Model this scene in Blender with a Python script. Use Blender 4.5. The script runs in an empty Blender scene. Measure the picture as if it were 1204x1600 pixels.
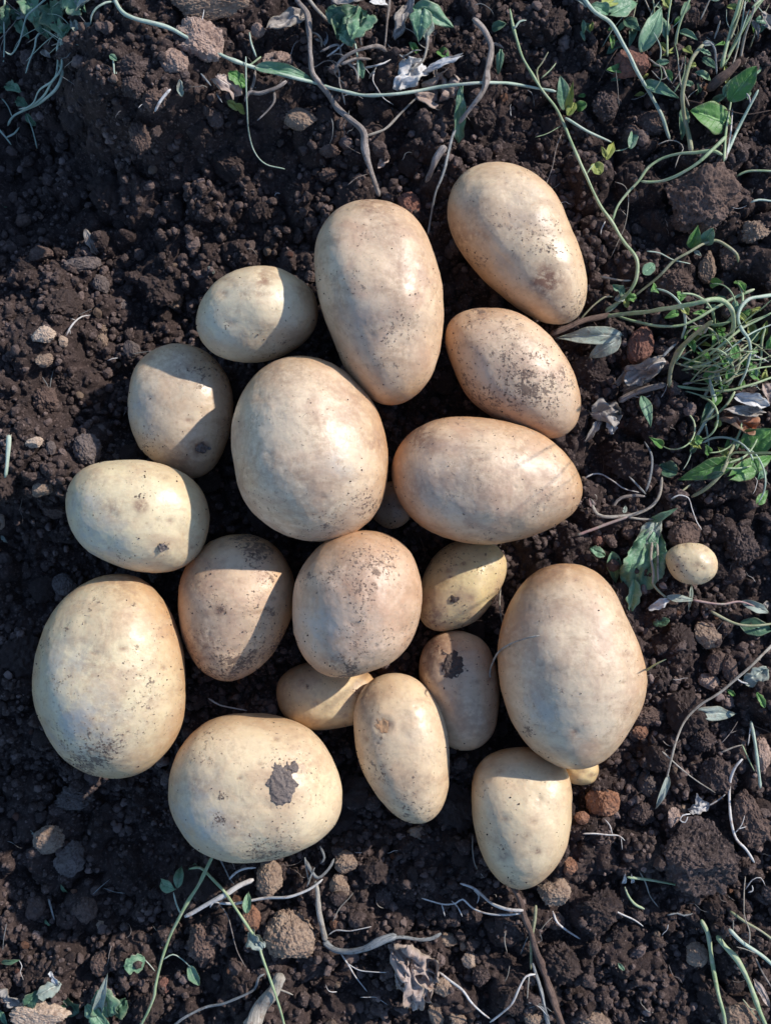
import bpy, math, random
import numpy as np
from mathutils import Vector, noise as mn

SC = bpy.context.scene
COL = SC.collection
random.seed(7)
RNG = np.random.default_rng(11)

# ------------------------------------------------------------------ camera, sky, sun, exposure
H = 0.60                      # camera height over the soil, metres
K = 0.42 / 1204.0             # metres per photograph pixel on the soil
cam_d = bpy.data.cameras.new('camera')
cam = bpy.data.objects.new('camera', cam_d)
COL.objects.link(cam)
cam.location = (0, 0, H)
cam_d.sensor_fit = 'HORIZONTAL'
cam_d.sensor_width = 36.0
cam_d.lens = 36.0 * H / 0.42
cam_d.clip_start = 0.01
cam_d.clip_end = 200.0
SC.camera = cam

AZ, EL = math.radians(34), math.radians(29)       # sun: counter-clockwise from +X, above the horizon
world = bpy.data.worlds.new('World')
SC.world = world
world.use_nodes = True
wn = world.node_tree.nodes
sky = wn.new('ShaderNodeTexSky')
sky.sky_type = 'NISHITA'
sky.sun_disc = False
sky.sun_elevation = EL
sky.sun_rotation = math.pi / 2 - AZ
sky.ozone_density = 4.5
sky.dust_density = 0.3
world.node_tree.links.new(sky.outputs[0], wn['Background'].inputs[0])
wn['Background'].inputs[1].default_value = 0.15
sun_d = bpy.data.lights.new('sun', 'SUN')
sun_d.energy = 3.7
sun_d.angle = math.radians(0.9)
sun_d.color = (1.0, 0.945, 0.89)
sun = bpy.data.objects.new('sun', sun_d)
COL.objects.link(sun)
SD = Vector((math.cos(AZ) * math.cos(EL), math.sin(AZ) * math.cos(EL), math.sin(EL)))
sun.rotation_euler = SD.to_track_quat('Z', 'Y').to_euler()
sun.location = SD * 2
SC.view_settings.view_transform = 'Standard'
SC.view_settings.look = 'None'
SC.view_settings.exposure = 0.46
SC.view_settings.gamma = 1.0
SC.cycles.max_bounces = 6
SC.cycles.use_denoising = True


def at(px, py, z):
    s = K * (H - z) / H
    return np.array([(px - 602) * s, (800 - py) * s, z])


def to_px(x, y, z):
    s = H / (K * (H - z))
    return 602 + x * s, 800 - y * s


# ------------------------------------------------------------------ numpy noise
def _hash(ix, iy, iz, seed):
    h = (ix * 374761393 + iy * 668265263 + iz * 2147483647 + seed * 974634777) & 0xFFFFFFFF
    h = ((h ^ (h >> 13)) * 1274126177) & 0xFFFFFFFF
    h = ((h ^ (h >> 16)) * 2246822519) & 0xFFFFFFFF
    return ((h ^ (h >> 15)) & 0xFFFFFF) / float(0xFFFFFF)


def vnoise(p, seed=0):
    """smooth value noise, -1..1, p (n,3)"""
    i = np.floor(p).astype(np.int64)
    f = p - i
    f = f * f * f * (f * (f * 6 - 15) + 10)
    r = 0
    for dx in (0, 1):
        wx = f[:, 0] if dx else 1 - f[:, 0]
        for dy in (0, 1):
            wy = f[:, 1] if dy else 1 - f[:, 1]
            for dz in (0, 1):
                wz = f[:, 2] if dz else 1 - f[:, 2]
                r = r + wx * wy * wz * _hash(i[:, 0] + dx, i[:, 1] + dy, i[:, 2] + dz, seed)
    return r * 2 - 1


def fbm(p, scale, oct=3, seed=0, gain=.5):
    s, a, t = 0, 1, 0
    for k in range(oct):
        s = s + a * vnoise(p * scale * (2.03 ** k) + 17.3 * k, seed + k)
        t += a
        a *= gain
    return s / t


# ------------------------------------------------------------------ mesh helpers
def mesh_np(name, v, f, mats, smooth=True, attrs=None):
    """v (n,3), f (m,3) or (m,4) int array"""
    me = bpy.data.meshes.new(name)
    v = np.ascontiguousarray(v, dtype=np.float32)
    f = np.ascontiguousarray(f, dtype=np.int32)
    k = f.shape[1]
    me.vertices.add(len(v))
    me.vertices.foreach_set('co', v.ravel())
    me.loops.add(f.size)
    me.loops.foreach_set('vertex_index', f.ravel())
    me.polygons.add(len(f))
    me.polygons.foreach_set('loop_start', np.arange(0, f.size, k, dtype=np.int32))
    me.polygons.foreach_set('loop_total', np.full(len(f), k, dtype=np.int32))
    me.polygons.foreach_set('use_smooth', np.full(len(f), smooth, dtype=bool))
    for nm, a in (attrs or {}).items():
        at_ = me.attributes.new(nm, 'FLOAT', 'POINT')
        at_.data.foreach_set('value', np.ascontiguousarray(a, dtype=np.float32))
    me.update(calc_edges=True)
    me.validate()
    me.materials.append(mats)
    return me


def link(name, me, loc=(0, 0, 0), parent=None):
    o = bpy.data.objects.new(name, me)
    COL.objects.link(o)
    o.location = loc
    if parent is not None:
        o.parent = parent
    return o


def tag(o, label, cat, group=None, kind=None):
    if label: o['label'] = label
    if cat: o['category'] = cat
    if group: o['group'] = group
    if kind: o['kind'] = kind
    return o


_ico = {}
def ico(n):
    if n in _ico: return _ico[n]
    t = (1 + 5 ** .5) / 2
    v = np.array([[-1, t, 0], [1, t, 0], [-1, -t, 0], [1, -t, 0], [0, -1, t], [0, 1, t], [0, -1, -t], [0, 1, -t],
                  [t, 0, -1], [t, 0, 1], [-t, 0, -1], [-t, 0, 1]], float)
    v /= np.linalg.norm(v[0])
    f = np.array([[0, 11, 5], [0, 5, 1], [0, 1, 7], [0, 7, 10], [0, 10, 11], [1, 5, 9], [5, 11, 4], [11, 10, 2], [10, 7, 6], [7, 1, 8],
                  [3, 9, 4], [3, 4, 2], [3, 2, 6], [3, 6, 8], [3, 8, 9], [4, 9, 5], [2, 4, 11], [6, 2, 10], [8, 6, 7], [9, 8, 1]])
    for _ in range(n):
        e = np.concatenate([f[:, [0, 1]], f[:, [1, 2]], f[:, [2, 0]]])
        es = np.sort(e, axis=1)
        u, inv = np.unique(es, axis=0, return_inverse=True)
        inv = inv.ravel()
        m = v[u[:, 0]] + v[u[:, 1]]
        m /= np.linalg.norm(m, axis=1)[:, None]
        base = len(v)
        v = np.concatenate([v, m])
        k = len(f)
        a, b, c = base + inv[:k], base + inv[k:2 * k], base + inv[2 * k:]
        f = np.concatenate([np.stack([f[:, 0], a, c], 1), np.stack([f[:, 1], b, a], 1), np.stack([f[:, 2], c, b], 1), np.stack([a, b, c], 1)])
    _ico[n] = (v, f)
    return v, f


# ------------------------------------------------------------------ materials
class NT:
    def __init__(s, name):
        s.m = bpy.data.materials.new(name)
        s.m.use_nodes = True
        s.n = s.m.node_tree.nodes
        s.l = s.m.node_tree.links
        s.bsdf = s.n['Principled BSDF']
        s.co = s.n.new('ShaderNodeTexCoord').outputs['Object']

    def put(s, sock, val):
        if hasattr(val, 'is_linked') or isinstance(val, bpy.types.NodeSocket):
            s.l.new(val, sock)
        elif isinstance(val, (tuple, list)) and len(val) == 3 and sock.type == 'RGBA':
            sock.default_value = (*val, 1)
        else:
            sock.default_value = val

    def noise(s, scale, detail=3, rough=.55, off=0, dist=0, co=None):
        n = s.n.new('ShaderNodeTexNoise')
        mp = s.n.new('ShaderNodeMapping')
        mp.inputs['Location'].default_value = (off, off * 1.7, -off)
        s.l.new(co or s.co, mp.inputs[0])
        s.l.new(mp.outputs[0], n.inputs['Vector'])
        n.inputs['Scale'].default_value = scale
        n.inputs['Detail'].default_value = detail
        n.inputs['Roughness'].default_value = rough
        n.inputs['Distortion'].default_value = dist
        return n.outputs[0]

    def ramp(s, x, a, b, lo=0., hi=1.):
        n = s.n.new('ShaderNodeMapRange')
        n.interpolation_type = 'SMOOTHSTEP'
        s.put(n.inputs[0], x)
        n.inputs[1].default_value = a; n.inputs[2].default_value = b
        n.inputs[3].default_value = lo; n.inputs[4].default_value = hi
        return n.outputs[0]

    def math(s, op, a, b=0.0, clamp=False):
        n = s.n.new('ShaderNodeMath'); n.operation = op; n.use_clamp = clamp
        s.put(n.inputs[0], a); s.put(n.inputs[1], b)
        return n.outputs[0]

    def mix(s, fac, a, b, mode='MIX'):
        n = s.n.new('ShaderNodeMix'); n.data_type = 'RGBA'; n.blend_type = mode
        s.put(n.inputs[0], fac); s.put(n.inputs[6], a); s.put(n.inputs[7], b)
        return n.outputs[2]

    def attr(s, name):
        n = s.n.new('ShaderNodeAttribute'); n.attribute_name = name
        return n.outputs['Fac']

    def rand(s):
        return s.n.new('ShaderNodeObjectInfo').outputs['Random']

    def bump(s, h, strength, dist, prev=None):
        n = s.n.new('ShaderNodeBump')
        n.inputs['Strength'].default_value = strength
        n.inputs['Distance'].default_value = dist
        s.put(n.inputs['Height'], h)
        if prev: s.l.new(prev, n.inputs['Normal'])
        return n.outputs[0]

    def out(s, color, rough=.8, normal=None, spec=.3, sss=0, sss_r=(1, .5, .3), sss_s=.002, trans=0):
        b = s.bsdf
        s.put(b.inputs['Base Color'], color)
        s.put(b.inputs['Roughness'], rough)
        b.inputs['Specular IOR Level'].default_value = spec
        if normal: s.l.new(normal, b.inputs['Normal'])
        if sss:
            b.inputs['Subsurface Weight'].default_value = sss
            b.inputs['Subsurface Radius'].default_value = sss_r
            b.inputs['Subsurface Scale'].default_value = sss_s
        if trans:
            t = s.n.new('ShaderNodeBsdfTranslucent')
            s.put(t.inputs[0], color)
            mx = s.n.new('ShaderNodeMixShader'); mx.inputs[0].default_value = trans
            s.l.new(b.outputs[0], mx.inputs[1]); s.l.new(t.outputs[0], mx.inputs[2])
            s.l.new(mx.outputs[0], s.n['Material Output'].inputs[0])
        return s.m


def soil_mat(name, a, b, c, grain=1.0):
    t = NT(name)
    n1 = t.noise(60, 4, .6)
    n2 = t.noise(700, 3, .6, 3)
    n3 = t.noise(230, 4, .65, 8)
    col = t.mix(t.ramp(n1, .3, .7), a, b)
    col = t.mix(t.ramp(n2, .52, .75, 0, .8), col, c)
    col = t.mix(t.ramp(t.attr('tone'), 0, 1, 0, .85), col, c)
    nb = t.bump(n3, 1.0 * grain, .003)
    nb = t.bump(t.noise(1100, 4, .75, 5), 1.0 * grain, .0011, nb)
    return t.out(col, .95, nb, .15)


def stone_mat(name, a, b, dirt, k=.5):
    t = NT(name)
    r = t.math('MULTIPLY', t.rand(), 30.0)
    n1 = t.noise(90, 5, .6, 2)
    n2 = t.noise(420, 4, .65, 7)
    col = t.mix(t.ramp(n1, .3, .7), a, b)
    col = t.mix(t.ramp(n2, .5 - .12 * k, .72, 0, .85), col, dirt)
    col = t.mix(t.ramp(t.rand(), 0, 1, 0, .3), col, dirt)
    nb = t.bump(n2, .8, .0022)
    nb = t.bump(t.noise(1600, 3, .7, 5), .6, .0006, nb)
    return t.out(col, .9, nb, .2)


def plant_mat(name, a, b, c=None, rough=.5, trans=.0, scale=70, fib=0):
    t = NT(name)
    a_ = a
    n1 = t.noise(scale, 3, .6, 1)
    col = t.mix(t.ramp(n1, .32, .68), a, b)
    if c: col = t.mix(t.ramp(t.noise(260, 4, .65, 4), .5, .68, 0, .9), col, c)
    nb = t.bump(t.noise(600, 3, .6, 3), .5, .0006)
    if trans:
        a = t.n.new('ShaderNodeAttribute'); a.attribute_name = 'blade'
        sp_ = t.n.new('ShaderNodeSeparateXYZ'); t.l.new(a.outputs['Vector'], sp_.inputs[0])
        ab = t.math('ABSOLUTE', sp_.outputs[1])
        sv = t.math('ABSOLUTE', t.math('SINE', t.math('MULTIPLY', t.math('SUBTRACT', sp_.outputs[0], t.math('MULTIPLY', ab, .16)), 24.0)))
        v = t.math('MAXIMUM', t.ramp(sv, .0, .16, .75, 0), t.ramp(ab, .02, .09, 1, 0))
        lite = tuple(min(.8, x * 1.7 + .04) for x in b)
        col = t.mix(t.math('MULTIPLY', v, .6), col, lite)
        col = t.mix(t.math('MULTIPLY', t.ramp(ab, .75, 1.0), .35), col, (.30, .24, .14))
        nb = t.bump(v, .6, .0006, nb)
    if fib:
        a = t.n.new('ShaderNodeAttribute'); a.attribute_name = 'fibre'
        n = t.n.new('ShaderNodeTexNoise'); n.inputs['Scale'].default_value = 1.0; n.inputs['Detail'].default_value = 4; n.inputs['Roughness'].default_value = .7
        t.l.new(a.outputs['Vector'], n.inputs['Vector'])
        dk = tuple(x * .52 for x in a_)
        col = t.mix(t.ramp(n.outputs[0], .42, .66, 0, fib), col, dk)
        nb = t.bump(n.outputs[0], 1.0 * fib, .0016, nb)
    return t.out(col, rough, nb, .4, trans=trans)


M = {}
M['soil'] = soil_mat('soil', (.034, .0235, .0205), (.072, .049, .043), (.20, .142, .122))  # kept dark: shade of the gaps between crumbs put into the colour
M['clod'] = soil_mat('soil_clod', (.058, .041, .036), (.135, .096, .083), (.31, .225, .195))  # lightened so crumbs look sunlit against the darkened ground
M['pink'] = stone_mat('pink_stone', (.33, .21, .155), (.48, .345, .27), (.12, .075, .058))
M['tan'] = stone_mat('tan_stone', (.28, .19, .135), (.40, .29, .205), (.13, .082, .06))
M['pale'] = stone_mat('pale_stone', (.46, .34, .25), (.60, .46, .34), (.24, .155, .11))
M['orange'] = stone_mat('orange_stone', (.27, .12, .065), (.38, .20, .12), (.10, .055, .042))
M['red'] = stone_mat('red_stone', (.19, .085, .06), (.28, .14, .10), (.09, .05, .04))
M['brown'] = stone_mat('brown_stone', (.13, .085, .066), (.21, .14, .11), (.055, .036, .03), 1)
M['grey'] = stone_mat('grey_stone', (.15, .12, .11), (.23, .18, .155), (.06, .045, .04), 1)
M['green'] = plant_mat('green_stem', (.26, .35, .17), (.42, .49, .28), (.48, .46, .31), .42, fib=.3)
M['teal'] = plant_mat('teal_stem', (.33, .42, .31), (.48, .55, .43), (.50, .49, .40), .42, fib=.3)
M['olive'] = plant_mat('olive_stem', (.24, .25, .12), (.36, .35, .21), (.38, .30, .22), .5, fib=.35)
M['dry'] = plant_mat('dry_stem', (.38, .31, .26), (.55, .47, .41), (.18, .13, .105), .85, fib=.9)
M['straw'] = plant_mat('straw_stem', (.42, .36, .28), (.56, .50, .41), (.28, .2, .15), .8, fib=.7)
M['greyfib'] = plant_mat('grey_fibre', (.32, .33, .32), (.48, .48, .45), (.2, .17, .15), .8, fib=.9)
M['white'] = plant_mat('white_root', (.56, .52, .47), (.70, .66, .61), (.38, .29, .24), .7, fib=.35)
M['wood'] = plant_mat('brown_root', (.17, .105, .08), (.27, .18, .135), (.09, .06, .05), .85, fib=.9)
M['pinkstem'] = plant_mat('pink_stem', (.28, .15, .14), (.36, .26, .22), (.3, .3, .22), .5)
M['leaf'] = plant_mat('green_leaf', (.09, .23, .05), (.15, .32, .08), (.16, .25, .12), .45, .25)
M['leafteal'] = plant_mat('blue_green_leaf', (.12, .25, .14), (.20, .34, .20), (.30, .38, .26), .45, .2)
M['leafdark'] = plant_mat('dark_green_leaf', (.06, .13, .07), (.10, .20, .11), (.14, .20, .13), .5, .2)
M['leafyellow'] = plant_mat('yellow_green_leaf', (.26, .33, .06), (.36, .38, .10), (.2, .26, .1), .5, .25)
M['leafpale'] = plant_mat('pale_withered_leaf', (.30, .36, .29), (.42, .46, .39), (.3, .28, .22), .7, .2)
M['leafgrey'] = plant_mat('grey_dead_leaf', (.27, .235, .20), (.40, .355, .31), (.15, .12, .11), .9, .1)
M['leafwhite'] = plant_mat('whitish_dead_leaf', (.55, .53, .50), (.70, .68, .65), (.40, .34, .30), .85, .15)
M['leaftan'] = plant_mat('tan_dead_leaf', (.36, .26, .21), (.50, .39, .33), (.20, .14, .11), .9, .1)
M['leafrust'] = plant_mat('rust_dead_leaf', (.36, .12, .05), (.25, .15, .10), (.13, .085, .07), .85, .1)

# ------------------------------------------------------------------ the soil
CTRL = [(-60, 50, -15), (30, 50, -20), (40, 200, -30), (20, 330, -25), (50, 430, -14),
        (150, 50, 20), (250, 60, 32), (350, 60, 24), (450, 60, 17), (185, 120, 52), (290, 135, 34), (400, 145, 22), (230, 175, 38), (105, 130, 4),
        (330, 240, 0), (420, 240, 0), (250, 320, -14), (150, 290, -17), (350, 330, -10), (450, 330, -8), (130, 370, -22),
        (550, 60, 20), (550, 180, 10), (600, 270, 3), (700, 60, 14), (700, 200, 8), (850, 60, 10), (850, 200, 6), (1000, 100, 6), (1150, 100, 8),
        (1000, 250, 2), (1150, 300, 6), (950, 400, 0), (1100, 500, 0), (1180, 600, 0), (1000, 600, -3), (950, 700, -6), (1100, 750, 0),
        (1000, 850, 0), (1150, 900, 2), (60, 520, 9), (30, 600, 9), (25, 720, 15), (130, 600, -20), (180, 520, -20), (40, 850, -18), (20, 950, -17),
        (20, 1100, -10), (60, 1300, -17), (180, 1350, -14), (100, 1450, -14), (200, 1550, -8), (60, 1560, -5), (500, 500, -6), (480, 800, -8),
        (700, 700, -6), (650, 950, -8), (300, 800, -8), (300, 1100, -6), (600, 1150, -6), (800, 1100, -6), (400, 1420, -1), (600, 1450, 1),
        (800, 1500, 2), (1000, 1400, 4), (1150, 1400, 5), (1000, 1200, 2), (1150, 1150, 4), (1150, 1550, 3), (500, 1580, 0), (700, 480, -6),
        (1400, 300, 4), (1400, 900, 2), (1400, 1500, 4), (300, 1800, -3), (900, 1800, 2), (-200, 700, 0), (-200, 1300, -8), (300, -150, 6), (800, -150, 12), (1200, -150, 8)]
CT = np.array(CTRL, float)
CXY = np.stack([(CT[:, 0] - 602) * K, (800 - CT[:, 1]) * K], 1)
CH = CT[:, 2] * .0012


def spheres(x, y, cell, lo, hi, seed, warp):
    """height of a bed of touching lumps"""
    p = np.stack([x, y, np.zeros_like(x)], 1)
    x = x + warp * cell * vnoise(p / cell * 1.3, seed + 50)
    y = y + warp * cell * vnoise(p / cell * 1.3 + 31.7, seed + 51)
    gx, gy = x / cell, y / cell
    ix, iy = np.floor(gx).astype(np.int64), np.floor(gy).astype(np.int64)
    best = np.zeros_like(x)
    z = np.zeros_like(ix)
    for dx in (-1, 0, 1):
        for dy in (-1, 0, 1):
            jx, jy = ix + dx, iy + dy
            cx = jx + _hash(jx, jy, z, seed)
            cy = jy + _hash(jx, jy, z, seed + 1)
            r = lo + (hi - lo) * _hash(jx, jy, z, seed + 2) ** 1.5
            d2 = (gx - cx) ** 2 + (gy - cy) ** 2
            hgt = np.sqrt(np.maximum(r * r - d2, 0)) * (.6 + .6 * _hash(jx, jy, z, seed + 3))
            best = np.maximum(best, hgt)
    return best * cell


# soil heaped under the potatoes of the upper layer: px, py, height mm, radius px
HEAP = [(590, 470, 15, 75), (402, 491, 9, 48), (800, 580, 9, 62), (760, 750, 11, 68), (484, 700, 10, 80), (216, 806, 9, 58), (557, 945, 12, 58), (890, 1040, 6, 75)]

XW, YW, ST = .262, .335, .00085
def axis(w):
    core = np.arange(-w, w + ST / 2, ST)
    out, d, p = [], ST, w
    while p < 30:
        d *= 1.35
        p += d
        out.append(p)
    out = np.array(out)
    return np.concatenate([-out[::-1], core, out]), len(out), len(core)


gx, nox, ncx = axis(XW)
gy, noy, ncy = axis(YW)
XX, YY = np.meshgrid(gx, gy)
fx, fy = XX.ravel(), YY.ravel()


def height(fx, fy):
    P = np.stack([fx, fy, np.zeros_like(fx)], 1)
    num, den = np.zeros_like(fx), np.full_like(fx, 1e-9)
    s2 = (52 * K) ** 2 * 2
    for (cx, cy), h in zip(CXY, CH):
        w = np.exp(-np.minimum(((fx - cx) ** 2 + (fy - cy) ** 2) / s2, 60)) + 1e-6 / (1 + ((fx - cx) ** 2 + (fy - cy) ** 2) / s2)
        num += w * h; den += w
    z = num / den
    for hx, hy, hh, hr in HEAP:
        z = z + hh * .001 * np.exp(-((fx - (hx - 602) * K) ** 2 + (fy - (800 - hy) * K) ** 2) / (hr * K) ** 2)
    z = z + .004 * fbm(P, 28, 3, 5)
    z = z + .95 * spheres(fx, fy, .019, .3, .75, 21, .35)
    z = z + .75 * spheres(fx, fy, .0075, .25, .7, 31, .35)
    z = z + .8 * spheres(fx, fy, .0036, .25, .7, 41, .3)
    z = z + .0011 * fbm(P, 420, 3, 9, .6) - .008
    return z


edge = (np.abs(fx) > XW + .01) | (np.abs(fy) > YW + .01)
fz = np.zeros_like(fx)
fz[~edge] = height(fx[~edge], fy[~edge])
Pe = np.stack([fx[edge], fy[edge], np.zeros(edge.sum())], 1)
fz[edge] = .004 * fbm(Pe, 28, 3, 5) + .003 * fbm(Pe, 3, 2, 6)
ny, nx = XX.shape
ZZ = fz.reshape(ny, nx)
idx = np.arange(ny * nx).reshape(ny, nx)
quads = np.stack([idx[:-1, :-1], idx[:-1, 1:], idx[1:, 1:], idx[1:, :-1]], -1).reshape(-1, 4)
tone = np.clip(.15 + .3 * fbm(np.stack([fx, fy, fz], 1), 90, 3, 77), 0, 1)
ground = link('soil', mesh_np('soil', np.stack([fx, fy, fz], 1), quads, M['soil'], True, {'tone': tone}))
ground['kind'] = 'structure'
CORE = ZZ[noy:noy + ncy, nox:nox + ncx]


def gz(x, y):
    x = np.asarray(x, float); y = np.asarray(y, float)
    u = np.clip((x + XW) / ST, 0, ncx - 2.001); v = np.clip((y + YW) / ST, 0, ncy - 2.001)
    i, j = np.floor(u).astype(int), np.floor(v).astype(int)
    a, b = u - i, v - j
    return (CORE[j, i] * (1 - a) * (1 - b) + CORE[j, i + 1] * a * (1 - b) + CORE[j + 1, i] * (1 - a) * b + CORE[j + 1, i + 1] * a * b)


def on_ground(px, py, off):
    """photograph pixel -> point OFF above the soil"""
    z = 0.0
    for _ in range(4):
        p = at(px, py, z)
        z = float(gz(p[0], p[1])) + off
    return at(px, py, z)


# ------------------------------------------------------------------ potatoes
def potato_mat(name, base, warm, seed, dirt, dust):
    t = NT(name)
    pale = tuple(min(1, c * 1.12) for c in base)
    n1 = t.noise(26, 3, .5, seed)
    col = t.mix(t.ramp(n1, .32, .66), base, pale)
    n2 = t.noise(55, 4, .6, seed + 5, .4)
    col = t.mix(t.ramp(n2, .44, .68, 0, .40 + .40 * dust), col, warm)
    # thin greyish film of dried mud, streaky
    film = t.math('MULTIPLY', t.ramp(t.noise(34, 4, .65, seed + 9, .6), .42, .68), t.ramp(t.noise(420, 3, .7, seed + 2), .35, .65))
    col = t.mix(t.math('MULTIPLY', film, .38 + .45 * dust), col, (.41, .275, .175))
    # warm rust shade low on the flanks, own colour of the skin
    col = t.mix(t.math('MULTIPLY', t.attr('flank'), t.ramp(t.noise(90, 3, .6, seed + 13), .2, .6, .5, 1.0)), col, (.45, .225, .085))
    # smears left by wiping fingers: noise drawn out along one direction
    mp = t.n.new('ShaderNodeMapping'); mp.inputs['Scale'].default_value = (28, 95, 40); mp.inputs['Rotation'].default_value = (.3, .2, seed)
    t.l.new(t.co, mp.inputs[0])
    ns = t.n.new('ShaderNodeTexNoise'); ns.inputs['Scale'].default_value = 1; ns.inputs['Detail'].default_value = 5; ns.inputs['Roughness'].default_value = .68
    t.l.new(mp.outputs[0], ns.inputs['Vector'])
    col = t.mix(t.ramp(ns.outputs[0], .50, .72, 0, .38 + .45 * dust), col, (.38, .235, .14))
    col = t.mix(t.ramp(ns.outputs[0], .42, .26, 0, .35), col, tuple(min(1, c * 1.22) for c in base))
    # placed by hand: scars, then grey for dust and painted-on bluish skylight
    br = t.math('MULTIPLY', t.attr('brown'), t.ramp(t.noise(300, 4, .7, seed + 1), .3, .62))
    col = t.mix(t.math('MULTIPLY', br, .9, True), col, (.24, .125, .075))
    col = t.mix(t.math('MULTIPLY', t.attr('grey'), t.ramp(t.noise(120, 3, .6, seed + 3), .25, .7), True), col, (.40, .385, .345))
    # specks: clusters of fine dark grains
    clus = t.ramp(t.noise(38, 3, .6, seed + 21), .40, .68, .0, 1.0)
    dens = t.math('ADD', t.math('MULTIPLY', clus, dirt), t.math('MULTIPLY', t.attr('dark'), .9))
    thr = t.math('SUBTRACT', .722, t.math('MULTIPLY', dens, .165))
    sp = t.noise(640, 3, .62, seed + 31)
    spk = t.math('MULTIPLY', t.math('SUBTRACT', sp, thr), 13.0, True)
    sp2 = t.noise(240, 4, .7, seed + 41)
    spk2 = t.math('MULTIPLY', t.math('SUBTRACT', sp2, t.math('ADD', thr, -.02)), 9.0, True)
    specks = t.math('MAXIMUM', spk, t.math('MULTIPLY', spk2, .85))
    col = t.mix(t.math('MULTIPLY', specks, .85), col, t.mix(t.ramp(sp2, .4, .6), (.10, .063, .045), (.22, .14, .095)))
    # lenticels: tiny tan dots
    vo = t.n.new('ShaderNodeTexVoronoi'); vo.inputs['Scale'].default_value = 190
    t.l.new(t.co, vo.inputs['Vector'])
    dots = t.math('MULTIPLY', t.ramp(vo.outputs['Distance'], .09, .16, 1, 0), t.ramp(t.noise(60, 2, .5, seed + 50), .45, .6))
    col = t.mix(t.math('MULTIPLY', dots, .35), col, (.36, .22, .13))
    mot = t.noise(230, 4, .7, seed + 61)
    col = t.mix(t.ramp(mot, .52, .70, 0, .30 + .25 * dust), col, (.37, .24, .15))
    col = t.mix(t.ramp(mot, .46, .30, 0, .22), col, tuple(min(1, c * 1.2) for c in base))
    col = t.mix(t.math('MULTIPLY', specks, .55), col, (.085, .055, .04))
    nb = t.bump(n2, .12, .004)
    nb = t.bump(t.noise(900, 3, .6, seed + 4), .22, .0004, nb)
    nb = t.bump(specks, .5, .0007, nb)
    rough = t.math('ADD', t.ramp(n2, .3, .7, .33, .37 + .10 * (1 + dust)), t.math('MULTIPLY', specks, .35))
    return t.out(col, rough, nb, .5, sss=.2, sss_r=(1, .62, .34), sss_s=.0022)


def poly_radius(outline, c, n=720):
    """polar radius table of a closed smooth outline"""
    p = np.array(outline, float)
    m = len(p)
    pts = []
    for i in range(m):
        p0, p1, p2, p3 = p[i - 1], p[i], p[(i + 1) % m], p[(i + 2) % m]
        for u in np.linspace(0, 1, 16, endpoint=False):
            pts.append(.5 * (2 * p1 + (p2 - p0) * u + (2 * p0 - 5 * p1 + 4 * p2 - p3) * u * u + (3 * p1 - p0 - 3 * p2 + p3) * u ** 3))
    q = np.array(pts) - c
    th = np.arctan2(-q[:, 1], q[:, 0]) % (2 * np.pi)
    r = np.hypot(q[:, 0], q[:, 1])
    o = np.argsort(th)
    th, r = th[o], r[o]
    T = np.linspace(0, 2 * np.pi, n, endpoint=False)
    R = np.interp(T, np.concatenate([th - 2 * np.pi, th, th + 2 * np.pi]), np.tile(r, 3))
    F = np.fft.rfft(R)
    F *= np.exp(-(np.arange(len(F)) / 9.0) ** 4)      # keep the low harmonics: potatoes have no corners
    return np.fft.irfft(F, n)


CREAM, YEL, PINK_ = (.66, .52, .335), (.655, .51, .315), (.655, .485, .32)
W1, W2 = (.50, .32, .19), (.46, .285, .19)
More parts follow.
